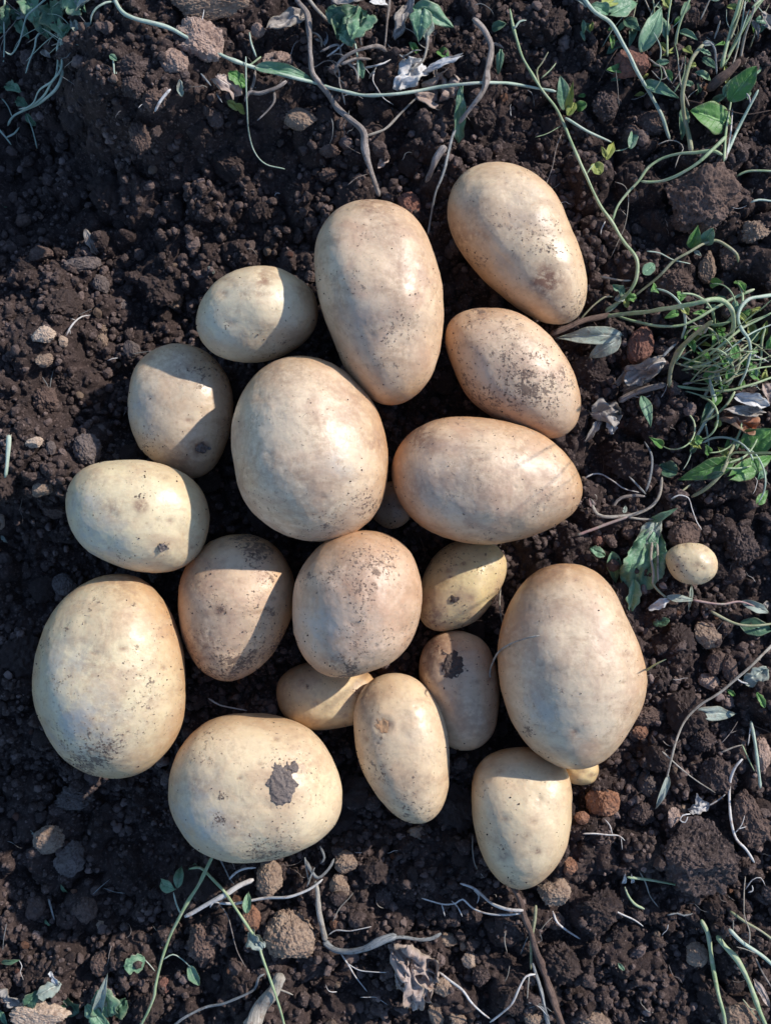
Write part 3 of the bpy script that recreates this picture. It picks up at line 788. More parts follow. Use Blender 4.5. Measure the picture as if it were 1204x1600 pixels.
HERO = [
 # px, py, rx, ry, rot, material, cuts, shape roughness, lift factor, name, label
 (312, 58, 40, 30, -25, 'pink', 5, .13, 1.1, 'stone', "pale pink rough stone under the long green stem near the top"),
 (272, 97, 23, 21, 10, 'pink', 4, .12, 1.1, 'stone', "small knobbly pink stone just below the pale pink one"),
 (330, 6, 58, 24, 5, 'tan', 5, .12, 1.1, 'stone', "wide brownish stone cut off by the top edge"),
 (432, 96, 24, 17, 10, 'pink', 4, .10, 1.1, 'stone', "pinkish stone touching the twisted leaf on the long stem"),
 (470, 186, 27, 18, -5, 'tan', 6, .08, 1.1, 'stone', "blocky tan stone on dark soil below the twisted leaf"),
 (403, 46, 11, 12, 0, 'pink', 5, .06, .5, 'stone', "thumbnail-sized smooth pink pebble beside the wrinkled grey leaf"),
 (638, 322, 20, 26, 10, 'red', 5, .07, .9, 'stone', "smooth reddish stone wedged behind the topmost two potatoes"),
 (985, 102, 30, 29, 30, 'red', 5, .10, 1.1, 'stone', "dull reddish stone under the blue-green pointed leaf"),
 (1000, 541, 21, 32, -12, 'red', 5, .08, .8, 'stone', "upright reddish brown stone above the crumpled dark leaf"),
 (1090, 305, 62, 58, 20, 'brown', 6, .17, .45, 'soil_clod', "big lumpy purplish brown clod below the leafy weed"),
 (1105, 418, 15, 27, -8, 'tan', 4, .13, .6, 'stone', "narrow upright tan stone beneath the arching stem"),
 (1140, 402, 24, 22, 0, 'brown', 4, .15, .5, 'soil_clod', "brown clod under the tip of the arching stem"),
 (1050, 440, 32, 25, 10, 'brown', 4, .17, .4, 'soil_clod', "crumbly dark clod between the arching stem and the pale curved stem"),
 (972, 662, 15, 9, 0, 'red', 4, .12, .6, 'stone', "small flat reddish pebble below the crumpled grey leaf"),
 (1068, 838, 30, 26, 15, 'brown', 4, .10, .5, 'stone', "rounded brown stone directly above the tiny lone potato"),
 (1104, 992, 20, 24, 30, 'tan', 5, .17, .7, 'stone', "ridged tan stone above the pair of joined brown lumps"),
 (1117, 1036, 15, 22, -20, 'brown', 4, .14, .7, 'stone', "purplish brown lump leaning on the ridged tan stone"),
 (1138, 1040, 13, 25, 10, 'brown', 4, .13, .6, 'stone', "tall narrow brown lump beside the long dry stalk"),
 (1107, 1066, 18, 14, -20, 'pink', 5, .07, .8, 'stone', "small smooth pinkish pebble under the ridged tan stone"),
 (998, 1142, 17, 15, 20, 'orange', 4, .12, .6, 'stone', "orange stone against the lower flank of the large egg-shaped potato"),
 (942, 1253, 27, 24, 10, 'orange', 6, .10, .7, 'stone', "angular orange brown stone beside the peeping tiny potato"),
 (909, 1278, 12, 11, 0, 'orange', 4, .10, .7, 'stone', "little orange pebble next to the angular orange brown stone"),
 (864, 1393, 28, 24, 10, 'tan', 5, .12, .7, 'stone', "rough tan stone touching the bottom of the lowest potato"),
 (888, 1353, 15, 16, 0, 'orange', 4, .12, .6, 'stone', "round rusty pebble at the lower right flank of the lowest potato"),
 (867, 1440, 17, 16, 0, 'brown', 4, .10, .5, 'stone', "dull brown pebble below the rough tan stone"),
 (452, 1466, 41, 46, 15, 'tan', 4, .06, 1.1, 'stone', "largest rounded tan stone below the mud-flaked potato"),
 (423, 1374, 23, 33, 5, 'tan', 7, .10, .7, 'stone', "angular upright tan stone right under the mud-flaked potato"),
 (540, 1348, 19, 20, 0, 'tan', 4, .15, .7, 'stone', "crumbly tan stone below the oblong potato, upper of two joined"),
 (530, 1385, 17, 20, 20, 'tan', 4, .16, .6, 'stone', "crumbly tan stone below the oblong potato, lower of two joined"),
 (393, 1437, 15, 24, 5, 'orange', 4, .14, .6, 'stone', "orange crumbly stone behind the curled green leaf"),
 (316, 1472, 26, 33, 0, 'brown', 4, .19, .5, 'soil_clod', "dark crumbly clod between the two crossing green stems"),
 (528, 1444, 14, 12, 0, 'orange', 4, .1, .5, 'stone', "small rusty pebble right of the straw-coloured stalk"),
 (75, 1312, 28, 24, 20, 'tan', 4, .15, .7, 'stone', "lumpy stone with a rusty spot at the lower left, shaded"),
 (110, 1341, 26, 33, -25, 'grey', 4, .14, .7, 'stone', "long grey stone leaning on the lumpy rusty-spotted one"),
 (116, 1250, 36, 26, 15, 'grey', 4, .19, .6, 'soil_clod', "grey knobbly clod just below the large yellowish potato"),
 (53, 1418, 19, 20, 10, 'brown', 6, .08, .6, 'stone', "brown wedge-shaped stone in deep shade, lower left"),
 (158, 1506, 21, 22, -10, 'brown', 6, .07, .6, 'stone', "smooth brown stone above the curled green leaves"),
 (132, 1422, 22, 23, 0, 'brown', 5, .08, .4, 'stone', "half buried dark stone with a bright grain beside it"),
 (157, 1446, 9, 10, 0, 'pale', 3, .2, 1.2, 'stone', "tiny sunlit tan grain perched on the half buried dark stone"),
 (256, 1540, 12, 13, 0, 'red', 4, .08, .6, 'stone', "small dull reddish pebble beside the green stem at the bottom"),
 (62, 1590, 50, 26, -5, 'pale', 4, .10, .9, 'stone', "big pale sunlit stone cut off at the lower left corner"),
 (68, 524, 20, 15, 15, 'pale', 4, .16, 1., 'stone', "pale lumpy stone left of the white rootlet"),
 (97, 533, 10, 10, 0, 'pale', 3, .12, 1.1, 'stone', "pale round grain touching the white rootlet"),
 (130, 414, 32, 16, 8, 'grey', 4, .16, .7, 'stone', "long knobbly grey stone in the shade, upper left"),
 (158, 445, 14, 19, 10, 'grey', 5, .08, .7, 'stone', "oval dark grey stone hanging below the long knobbly one"),
 (61, 397, 24, 14, 5, 'brown', 5, .12, .5, 'stone', "flat brown stone at the shaded left border"),
 (36, 345, 13, 12, 0, 'brown', 5, .08, .6, 'stone', "small brown pebble near the shaded left border, highest of three"),
 (275, 470, 17, 14, 10, 'tan', 3, .22, 1.6, 'soil_clod', "sunlit crumbly clod in the dark hollow left of the small pale potato"),
 (190, 477, 10, 11, 0, 'grey', 4, .12, .8, 'stone', "small grey pebble between the oval stone and the sunlit crumbs"),
 (160, 508, 14, 14, 0, 'tan', 3, .22, 1.1, 'soil_clod', "sunlit tan crumb cluster right of the white rootlet"),
 (160, 532, 10, 12, 0, 'tan', 3, .2, 1., 'soil_clod', "lower sunlit tan crumb right of the white rootlet"),
 (68, 563, 17, 12, 20, 'tan', 4, .14, .9, 'stone', "tan stone below the pale lumpy one, partly shaded"),
 (70, 625, 22, 22, 10, 'brown', 3, .22, 1., 'soil_clod', "sunlit knobbly clod near the left border, centre left"),
 (205, 545, 16, 15, 0, 'grey', 5, .1, .5, 'stone', "dim grey stone just above the scarred medium potato"),
 (138, 702, 24, 28, 10, 'grey', 6, .08, .6, 'stone', "dark wedge-shaped stone above the yellowish oval potato"),
 (155, 672, 12, 12, 0, 'grey', 5, .1, .7, 'stone', "small bluish grey stone above the dark wedge-shaped one"),
 (54, 692, 15, 9, 15, 'pale', 4, .1, 1.1, 'stone', "flat pale stone right of the short cut green stalk"),
 (80, 700, 9, 11, 0, 'grey', 4, .12, .9, 'stone', "small grey stone touching the flat pale one"),
 (66, 762, 22, 14, 25, 'tan', 4, .15, .8, 'stone', "tan stone below the short cut green stalk"),
 (80, 797, 26, 15, -5, 'brown', 5, .12, .5, 'stone', "low brown stone left of the yellowish oval potato"),
 (0, 815, 10, 14, 0, 'pale', 4, .1, 1.2, 'stone', "pale orange stone at the very left border"),
 (100, 914, 23, 20, 0, 'grey', 5, .10, .5, 'stone', "dark stone beside the top of the large yellowish potato"),
 (1172, 1280, 30, 45, 15, 'brown', 5, .13, .5, 'soil_clod', "long purplish brown clod at the right border"),
 (1098, 1335, 66, 62, 0, 'clod', 4, .14, .55, 'soil_clod', "very big dark crumbly clod in the lower right"),
 (1088, 1492, 19, 21, 0, 'tan', 4, .07, .7, 'stone', "smooth round tan pebble beside the green stalks"),
 (733, 1501, 13, 14, 0, 'pale', 4, .10, 1., 'stone', "pale orange pebble right of the crumpled tan leaf"),
 (727, 1478, 10, 11, 0, 'tan', 4, .10, .9, 'stone', "little tan pebble above the pale orange one"),
 (700, 1468, 14, 11, 0, 'tan', 4, .13, .8, 'stone', "tan pebble at the end of the grey straw stalk"),
 (692, 1545, 15, 18, 0, 'tan', 4, .14, .7, 'stone', "stone half under the crumpled tan leaf"),
 (682, 1585, 13, 20, 10, 'tan', 4, .15, .7, 'stone', "long tan stone below the crumpled tan leaf"),
 (713, 1595, 16, 12, 0, 'tan', 4, .12, .6, 'stone', "tan stone at the bottom border between the white roots"),
 (835, 1591, 18, 15, 0, 'tan', 4, .08, .8, 'stone', "tan stone behind the woody root at the bottom border"),
 (930, 1597, 32, 18, 0, 'tan', 5, .12, .5, 'stone', "broad tan stone on the bottom border, right of the woody root"),
 (1150, 1590, 30, 25, 0, 'tan', 4, .14, .4, 'stone', "tan stone among the green stalks in the lower right corner"),
 (1003, 1272, 22, 20, 20, 'clod', 4, .14, .7, 'soil_clod', "dark clod right of the angular orange brown stone"),
 (1010, 1225, 16, 22, 10, 'grey', 4, .14, .7, 'soil_clod', "dark grey clod left of the hanging withered pod"),
 (1052, 1278, 11, 16, 0, 'pink', 4, .16, .8, 'stone', "small pinkish stone left of the white torn leaf"),
 (1100, 1155, 24, 22, 0, 'clod', 4, .17, .7, 'soil_clod', "crumbly clod below the flat pale leaf"),
 (1120, 1215, 32, 34, 10, 'clod', 4, .17, .5, 'soil_clod', "crumbly clod left of the upright pale green stalk"),
 (1188, 1180, 16, 30, 0, 'pink', 4, .12, .5, 'stone', "pinkish stone behind the upright pale green stalk"),
 (1010, 1120, 30, 16, 10, 'brown', 4, .17, .5, 'soil_clod', "brown clod beside the upper flank of the large egg-shaped potato"),
 (1160, 850, 28, 34, 0, 'clod', 4, .15, .7, 'soil_clod', "dark crusted clod right of the tiny lone potato"),
 (1180, 362, 24, 18, 0, 'tan', 4, .16, .6, 'soil_clod', "tan crumbly clod at the right border by the arching stem"),
 (1068, 1265, 8, 9, 0, 'tan', 4, .1, .8, 'stone', "tiny tan pebble touching the white torn leaf"),
 (990, 780, 14, 12, 0, 'brown', 4, .1, .6, 'stone', "small brown pebble between the pink stem and the sideways potato"),
 (935, 845, 12, 12, 0, 'red', 4, .12, .7, 'stone', "reddish brown pebble just below the pink stem"),
 (982, 832, 12, 13, 0, 'brown', 4, .14, .8, 'stone', "dark knobbly pebble above the broad green leaf"),
 (950, 840, 11, 9, 0, 'brown', 4, .12, .7, 'stone', "brown pebble between the two darker ones below the pink stem"),
 (652, 1302, 18, 12, 0, 'tan', 4, .13, .6, 'stone', "tan pebble touching the lower tip of the oblong potato"),
 (985, 210, 18, 16, 0, 'brown', 4, .1, .7, 'stone', "brown pebble left of the tall curved stem"),
 (1020, 190, 26, 22, 0, 'brown', 4, .14, .5, 'soil_clod', "shaded brown clod behind the tall curved stem"),
 (945, 165, 22, 24, 0, 'clod', 4, .14, .7, 'soil_clod', "dark rough clod left of the pale slanting stem"),
 (210, 105, 34, 26, 10, 'clod', 3, .16, .5, 'soil_clod', "sunlit crumbly mound of soil on the upper left ridge"),
 (207, 135, 18, 18, 0, 'clod', 4, .15, .9, 'soil_clod', "rough clod below the sunlit crumbly mound"),
 (240, 155, 18, 18, 0, 'brown', 4, .14, .8, 'soil_clod', "brown clod beside the split dry leaf on the ridge"),
 (218, 215, 17, 26, 10, 'brown', 4, .2, .9, 'soil_clod', "sunlit knobbly clod hanging on the edge of the dark hollow"),
 (515, 235, 17, 12, 0, 'brown', 4, .14, .9, 'soil_clod', "upper small clod left of the dry main stalk"),
 (513, 273, 16, 13, 0, 'brown', 4, .14, .9, 'soil_clod', "lower small clod left of the dry main stalk"),
 (600, 1400, 16, 22, 0, 'clod', 4, .17, .6, 'soil_clod', "dark clod between the joined tan stones and the white roots"),
 (752, 1525, 16, 18, 0, 'clod', 6, .08, .7, 'soil_clod', "dark smooth clod right of the pale orange pebble"),
]
for k, (px, py, rx, ry, rot, mt, cuts, rg, lf, nm, lab) in enumerate(HERO):
    big = max(rx, ry) > 36
    zz = min(rx, ry) * K * .8
    crumbly = nm == 'soil_clod'
    p, f = lump_shape(6 if big else 5, 900 + k, cuts - (2 if rg < .09 else 0), rg, .06 if not crumbly else .07, (1, 1, 1), 1.5, (.05 if big else .11) if crumbly else .04)
    p = p / np.abs(p).max(0)
    c_, s_ = math.cos(math.radians(rot)), math.sin(math.radians(rot))
    q = p * np.array([rx * K, ry * K, zz])
    q = np.stack([q[:, 0] * c_ - q[:, 1] * s_, q[:, 0] * s_ + q[:, 1] * c_, q[:, 2]], 1)
    w = at(px, py, 0)
    g0 = float(np.mean(gz(w[0] + np.array([0, 1, -1, 0, 0]) * rx * K * .5, w[1] + np.array([0, 0, 0, 1, -1]) * ry * K * .5)))
    zc = g0 + zz * lf * .72
    w = at(px, py, zc)
    o = link(nm, mesh_np(nm, q + np.array([0, 0, zz]), f, M[mt], True, {'tone': np.clip(.15 + .3 * fbm(p, 4, 2, k), 0, 1)}), (w[0], w[1], zc - zz))
    tag(o, lab, 'stone' if nm == 'stone' else 'soil clod', 'stones and pebbles in the soil' if nm == 'stone' else 'larger clods of soil')

rs_ = random.Random(5)
placed = [(h[0], h[1], max(h[2], h[3])) for h in HERO]
nclod = 0
while nclod < 225:
    px, py = rs_.uniform(-25, 1230), rs_.uniform(-25, 1625)
    r = 10 + 24 * rs_.random() ** 2.4
    w = at(px, py, 0)
    if inside_potato(w[0], w[1], 1.02) or any((px - a) ** 2 + (py - b) ** 2 < (r * .8 + c) ** 2 for a, b, c in placed):
        continue
    placed.append((px, py, r))
    z = float(gz(w[0], w[1]))
    o = link('soil_clod', clod_meshes[nclod % 12], (w[0], w[1], z + r * K * .1))
    s = r * K
    o.scale = (s, s * rs_.uniform(.8, 1.1), s * rs_.uniform(.8, 1.05))
    o.rotation_euler = (rs_.uniform(-.5, .5), rs_.uniform(-.5, .5), rs_.uniform(0, 6.28))
    tag(o, 'dark brown crumbly soil clod lying loose in the tilled soil', 'soil clod', 'loose soil clods')
    nclod += 1
npeb = 0
peb = [mesh_np('pebble', lump_shape(4, 700 + k, 5, .1, .05, (1, .85, .7))[0], ico(4)[1], M[['tan', 'pink', 'red', 'orange', 'tan', 'tan'][k]], True) for k in range(6)]
while npeb < 130:
    px, py = rs_.uniform(0, 1204), rs_.uniform(0, 1600)
    if px < 300 and rs_.random() < .6: continue
    r = 4.5 + 5 * rs_.random() ** 2
    w = at(px, py, 0)
    if inside_potato(w[0], w[1], 1.05) or any((px - a) ** 2 + (py - b) ** 2 < (r * .8 + c) ** 2 for a, b, c in placed):
        continue
    placed.append((px, py, r))
    o = link('pebble', peb[npeb % 6], (w[0], w[1], float(gz(w[0], w[1])) + r * K * .5))
    o.scale = (r * K,) * 3
    o.rotation_euler = (rs_.uniform(-.6, .6), rs_.uniform(-.6, .6), rs_.uniform(0, 6.28))
    tag(o, 'tiny reddish tan pebble sitting on the soil', 'pebble', 'tiny pebbles on the soil')
    npeb += 1


# ------------------------------------------------------------------ stems, roots, leaves
def pts(s):
    return [tuple(float(t) for t in q.split(',')) for q in s.split()]


def spline(P, step):
    P = np.array(P, float)
    if len(P) == 2: P = np.array([P[0], (P[0] + P[1]) / 2, P[1]])
    E = np.concatenate([[2 * P[0] - P[1]], P, [2 * P[-1] - P[-2]]])
    out = []
    for i in range(1, len(E) - 2):
        p0, p1, p2, p3 = E[i - 1], E[i], E[i + 1], E[i + 2]
        n = max(2, int(np.linalg.norm(p2 - p1) / step))
        for u in np.linspace(0, 1, n, endpoint=False):
            out.append(.5 * (2 * p1 + (p2 - p0) * u + (2 * p0 - 5 * p1 + 4 * p2 - p3) * u * u + (3 * p1 - p0 - 3 * p2 + p3) * u ** 3))
    out.append(E[-2])
    return np.array(out)


def smooth1(a, k):
    for _ in range(k):
        b = a.copy()
        b[1:-1] = (a[:-2] + 2 * a[1:-1] + a[2:]) / 4
        a = b
    return a


_sd = [0]
def path3(P, off, w_px, step=5.0):
    """pixel path -> 3D points riding OFF mm above the (smoothed) soil; a third value in a point is an absolute height in mm"""
    Q = [tuple(p[:2]) + ((p[2],) if len(p) > 2 else (float('nan'),)) for p in P]
    xy = spline([q[:2] for q in Q], step)
    n = len(xy)
    zz = np.array([float(gz(*(at(x, y, .003)[:2]))) for x, y in xy])
    o_ = np.interp(np.linspace(0, 1, n), np.linspace(0, 1, len(off)), off) if isinstance(off, (list, tuple)) else np.full(n, off)
    # a stem bridges hollows: keep the upper envelope, smoothed
    k = max(3, int(26 / step))
    env = np.array([zz[max(0, i - k):i + k + 1].max() * .75 + zz[max(0, i - k):i + k + 1].mean() * .25 for i in range(n)])
    zz = smooth1(env, 14) + o_ * .001 + w_px * K * .35
    if any(len(p) > 2 for p in P):
        known = [(i / (len(P) - 1), p[2] * .001) for i, p in enumerate(P) if len(p) > 2]
        zz = smooth1(np.interp(np.linspace(0, 1, n), [a for a, _ in known], [b for _, b in known]), 3)
    return np.array([at(x, y, z) for (x, y), z in zip(xy, zz)])


def tube(c3, w_px, origin, mat, name, taper=(1, .75), rough=0., sides=10, knots=0):
    _sd[0] += 1
    sd = _sd[0]
    n = len(c3)
    r = w_px * K * .5
    t = np.linspace(0, 1, n)
    c3 = c3 + np.stack([vnoise(c3 * 90, sd), vnoise(c3 * 90 + 9, sd), vnoise(c3 * 90 + 5, sd)], 1) * r * .35
    rad = r * (taper[0] + (taper[1] - taper[0]) * t) * (1 + .16 * vnoise(c3 * 160, sd + 1))
    for _ in range(knots):
        a = random.random(); rad = rad * (1 + .22 * np.exp(-((t - a) * n / 2.0) ** 2))
    rad[0] *= .55; rad[-1] *= .4
    T = np.gradient(c3, axis=0)
    T /= np.maximum(np.linalg.norm(T, axis=1), 1e-9)[:, None]
    up = np.array([0, 0, 1.])
    A = np.cross(T, up); l = np.linalg.norm(A, axis=1); A[l < 1e-4] = (1, 0, 0)
    A /= np.linalg.norm(A, axis=1)[:, None]
    B = np.cross(A, T)
    tw = t * n * .12 * (1 if rough else .4)
    ang = np.linspace(0, 2 * np.pi, sides, endpoint=False)
    g = ang[None, :] + tw[:, None]
    rr = rad[:, None] * np.ones((1, sides))
    if rough:
        hf = np.stack([np.cos(ang) * 2.2, np.sin(ang) * 2.2, ang * 0], 1)
        for k in range(n):
            rr[k] *= 1 + rough * vnoise(hf + np.array([0, 0, t[k] * n * .10]), sd + 3)
    V = c3[:, None, :] + rr[:, :, None] * (np.cos(g)[:, :, None] * A[:, None, :] + np.sin(g)[:, :, None] * B[:, None, :])
    V = V.reshape(-1, 3)
    i = np.arange(n - 1)[:, None] * sides
    j = np.arange(sides)[None]
    j2 = (j + 1) % sides
    F = np.stack([i + j, i + j2, i + sides + j2, i + sides + j], -1).reshape(-1, 4)
    V = np.concatenate([V, [c3[0]], [c3[-1]]])
    cap0 = [[(k + 1) % sides, k, len(V) - 2, len(V) - 2] for k in range(sides)]
    V2 = V - origin
    me = bpy.data.meshes.new(name)
    b = (n - 1) * sides
    faces = [tuple(q) for q in F] + [((k + 1) % sides, k, len(V) - 2) for k in range(sides)] + [(b + k, b + (k + 1) % sides, len(V) - 1) for k in range(sides)]
    me.from_pydata([tuple(q) for q in V2], [], faces)
    me.polygons.foreach_set('use_smooth', [True] * len(faces))
    fb = me.attributes.new('fibre', 'FLOAT_VECTOR', 'POINT')
    cum = np.concatenate([[0], np.cumsum(np.linalg.norm(np.diff(c3, axis=0), axis=1))])
    kf = 2.2 + w_px * .22
    fv = np.stack([np.cos(ang)[None] * kf * np.ones((n, 1)), np.sin(ang)[None] * kf * np.ones((n, 1)), (cum * 130)[:, None] * np.ones((1, sides)) + sd * 7], -1).reshape(-1, 3)
    fv = np.concatenate([fv, fv[:1], fv[-1:]]).astype(np.float32)
    fb.data.foreach_set('vector', fv.ravel())
    me.materials.append(mat)
    return me


def leaf_mesh(b, t, width, origin, mat, shape, off, curl, crump, name, tilt=0):
    """a leaf blade from base pixel B to tip pixel T, WIDTH pixels across, with real thickness"""
    _sd[0] += 1
    sd = _sd[0]
    rs = random.Random(sd)
    nl, nw = 34, 18
    z0 = float(gz(*at(b[0], b[1], 0)[:2])) + off[0] * .001
    z1 = float(gz(*at(t[0], t[1], 0)[:2])) + off[1] * .001
    A, Bp = at(b[0], b[1], z0), at(t[0], t[1], z1)
    D = Bp - A
    L = np.linalg.norm(D)
    D /= L
    side = np.cross(D, [0, 0, 1.]); side /= np.linalg.norm(side)
    nrm = np.cross(side, D)
    ct, st_ = math.cos(tilt), math.sin(tilt)
    if 'dead' in mat.name: crump = crump * 1.5; width = width * .9
    side, nrm = side * ct + nrm * st_, nrm * ct - side * st_
    W = width * K * .5
    u = np.linspace(0, 1, nl)
    if shape == 'oval': prof = np.sin(np.pi * u ** .8) ** .75
    elif shape == 'lance': prof = np.sin(np.pi * u ** .75) ** .9 * (1 - .25 * u)
    elif shape == 'arrow': prof = np.where(u < .2, .55 + 2.2 * u, 1 - ((u - .2) / .8) ** 1.5) * np.clip(u * 12, .35, 1)
    elif shape == 'round': prof = np.sqrt(np.clip(1 - (2 * u - 1) ** 2, 0, 1))
    elif shape == 'blade': prof = np.clip(u * 6, .4, 1) * (1 - u ** 3)
    else:  # jagged, torn
        prof = np.sin(np.pi * np.clip(u, .02, .98)) ** .5
    V = []
    for i, uu in enumerate(u):
        for j in range(nw):
            s = -1 + 2 * j / (nw - 1)
            pr = prof[i]
            if shape == 'jag': pr = pr * (.86 + .36 * mn.noise(Vector((uu * 4 + sd, s * 1.0, sd))) + .07 * math.sin(uu * 19 + sd + (2 if s > 0 else 0)) + .10 * mn.noise(Vector((uu * 17, s, sd))))
            if shape == 'arrow' and uu < .2 and abs(s) > .4: back = -(abs(s) - .4) * .35 * (1 - uu / .2)
            else: back = 0
            pr = pr * (1 + .05 * math.sin(uu * 14 + sd + s))
            x = (uu + back) * L
            y = s * pr * W
            z = -.10 * W * math.cos(s * 3.14159) * 0 + abs(s) * pr * W * (.35 + .3 * math.sin(uu * 4 + sd)) * (.6 + curl)
            z += curl * L * .30 * math.sin(uu * 3.14159) * (1 if rs.random() >= 0 else 0)
            if curl > .6:                       # rolled edge
                a = s * pr * 1.6 * curl
                y = math.sin(a) * W / 1.3; z = (1 - math.cos(a)) * W / 1.1 + curl * L * .12 * math.sin(uu * 3.14)
            q = Vector((uu * 3.2 * max(1, L / .02) + sd * 3.3, s * 2.4 * max(.6, W / .008), sd))
            z += crump * W * .75 * mn.noise(q * .75) + crump * W * .16 * mn.noise(q * 2.6)
            y += crump * W * .30 * mn.noise(q * .9 + Vector((5, 5, 5)))
            x += crump * L * .08 * mn.noise(q * .9 + Vector((9, 1, 5)))
            z += .00018 * math.cos(s * 20 - uu * 26 * (1 if s > 0 else -1)) * (1 - abs(s)) - (.0005 * math.exp(-(s * 6) ** 2))
            V.append(A + D * x + side * y + nrm * z)
    V = np.array(V)
    idx_ = np.arange(nl * nw).reshape(nl, nw)
    F = np.stack([idx_[:-1, :-1], idx_[:-1, 1:], idx_[1:, 1:], idx_[1:, :-1]], -1).reshape(-1, 4)
    th = .00022
    V2 = V - nrm * th
    n = len(V)
    rim = list(idx_[0, :]) + list(idx_[1:, -1]) + list(idx_[-1, -2::-1]) + list(idx_[-2:0:-1, 0])
    RF = [(rim[k], rim[k - 1], rim[k - 1] + n, rim[k] + n) for k in range(len(rim))]
    F = np.concatenate([F, F[:, ::-1] + n, np.array(RF)])
    me = mesh_np(name, np.concatenate([V, V2]) - origin, F, mat, True)
    uv = np.stack([np.repeat(u, nw), np.tile(np.linspace(-1, 1, nw), nl), np.zeros(nl * nw)], 1)
    ab_ = me.attributes.new('blade', 'FLOAT_VECTOR', 'POINT')
    ab_.data.foreach_set('vector', np.concatenate([uv, uv]).astype(np.float32).ravel())
    return me


PLANTS = []
def S(name, mat, w, path, off=3.0, taper=(1, .75), rough=0., knots=0, **kw):
    return ('S', name, mat, w, pts(path) if isinstance(path, str) else path, off, taper, rough, knots, kw)


def L(mat, bx, by, tx, ty, w, shape='oval', off=(6, 6), curl=.25, crump=.25, tilt=0, name='leaf', **kw):
    return ('L', name, mat, (bx, by), (tx, ty), w, shape, off, curl, crump, tilt, kw)


def build_part(p, origin, parent, nm=None):
    if p[0] == 'S':
        _, name, mat, w, P, off, tp, rg, kn, kw = p
        c3 = path3(P, off, w)
        me = tube(c3, w * (.82 if mat in ('green', 'teal', 'greyfib', 'dry') and w < 12 else .92), origin, M[mat], nm or name, tp, rg, 10 if w > 3 else 6, kn)
    else:
        _, name, mat, b, t, w, shp, off, curl, crump, tilt, kw = p
        me = leaf_mesh(b, t, w, origin, M[mat], shp, off, curl, crump, nm or name, tilt)
    o = link(nm or name, me, (0, 0, 0) if parent else tuple(origin), parent)
    if kw.get('lab') and parent: o['label'] = kw['lab']
    return o


def plant(name, label, cat, parts, group=None):
    p0 = parts[0]
    b = p0[4][0] if p0[0] == 'S' else p0[3]
    w = at(b[0], b[1], 0)
    origin = np.array([w[0], w[1], float(gz(w[0], w[1]))])
    if len(parts) == 1:
        o = build_part(parts[0], origin, None, name)
    else:
        o = link(name, None, tuple(origin))
        for p in parts: build_part(p, origin, o)
    tag(o, label, cat, group)
    return o

# --- top left
plant('bindweed_vine', 'long pale green stem running right across the top, with a twisted leaf', 'weed', [
    S('stem', 'teal', 7, '176,-20 180,2 192,20 215,30 262,42 300,62 345,85 392,103 430,114 490,128 520,138 560,147 600,148 650,142 700,133 760,128 810,132 868,142', 7, knots=3),
    L('leafteal', 398, 104, 492, 126, 26, 'lance', (11, 11), .85, .25, lab='leaf rolled around the stem'),
    S('tendril', 'teal', 3, '384,88 384,130 386,170 389,208 398,238 415,256 445,264', [12, 9, 6, 10]),
    S('shoot', 'teal', 4, '390,50 393,68 400,88', 9), S('shoot', 'green', 4, '408,88 395,98 385,104', 10)])
plant('dry_stalk', 'forked dry brown stalk under the twisted leaf', 'dead stalk', [
    S('stem', 'dry', 7, '448,126 428,138 405,145 390,144 382,158', [8, 7, 6, 5], rough=.35),
    S('branch', 'dry', 6, '391,144 397,128 398,110', 6, rough=.3), S('branch', 'dry', 4, '428,142 428,158 418,172 402,188', 5, rough=.3)], 'dead stalks')
plant('dead_leaf', 'dry tan leaf with a green patch left of the forked dry stalk', 'dead leaf', [
    L('leaftan', 335, 120, 372, 148, 34, 'jag', (4, 5), .3, .8), L('leaf', 358, 112, 385, 135, 24, 'jag', (5, 6), .3, .5, lab='still green lobe')], 'dead leaves')
plant('leaf_scrap', 'small torn green leaf scrap on the soil below the dry tan leaf', 'leaf', [L('leafyellow', 355, 158, 382, 176, 15, 'jag', (4, 4), .3, .6)], 'leaf scraps')
plant('leaf_scrap', 'star-shaped pale green torn leaf at the top of the ridge', 'leaf', [
    L('leafpale', 112, 30, 128, 58, 16, 'jag', (12, 8), .4, .5), L('leafpale', 143, 36, 124, 54, 13, 'jag', (12, 9), .4, .5)], 'leaf scraps')
plant('bindweed_vine', 'thin stem hooked over the star-shaped pale leaf', 'weed', [S('stem', 'teal', 4, '178,2 165,3 150,12 143,24 142,36', [9, 12, 12, 10])])
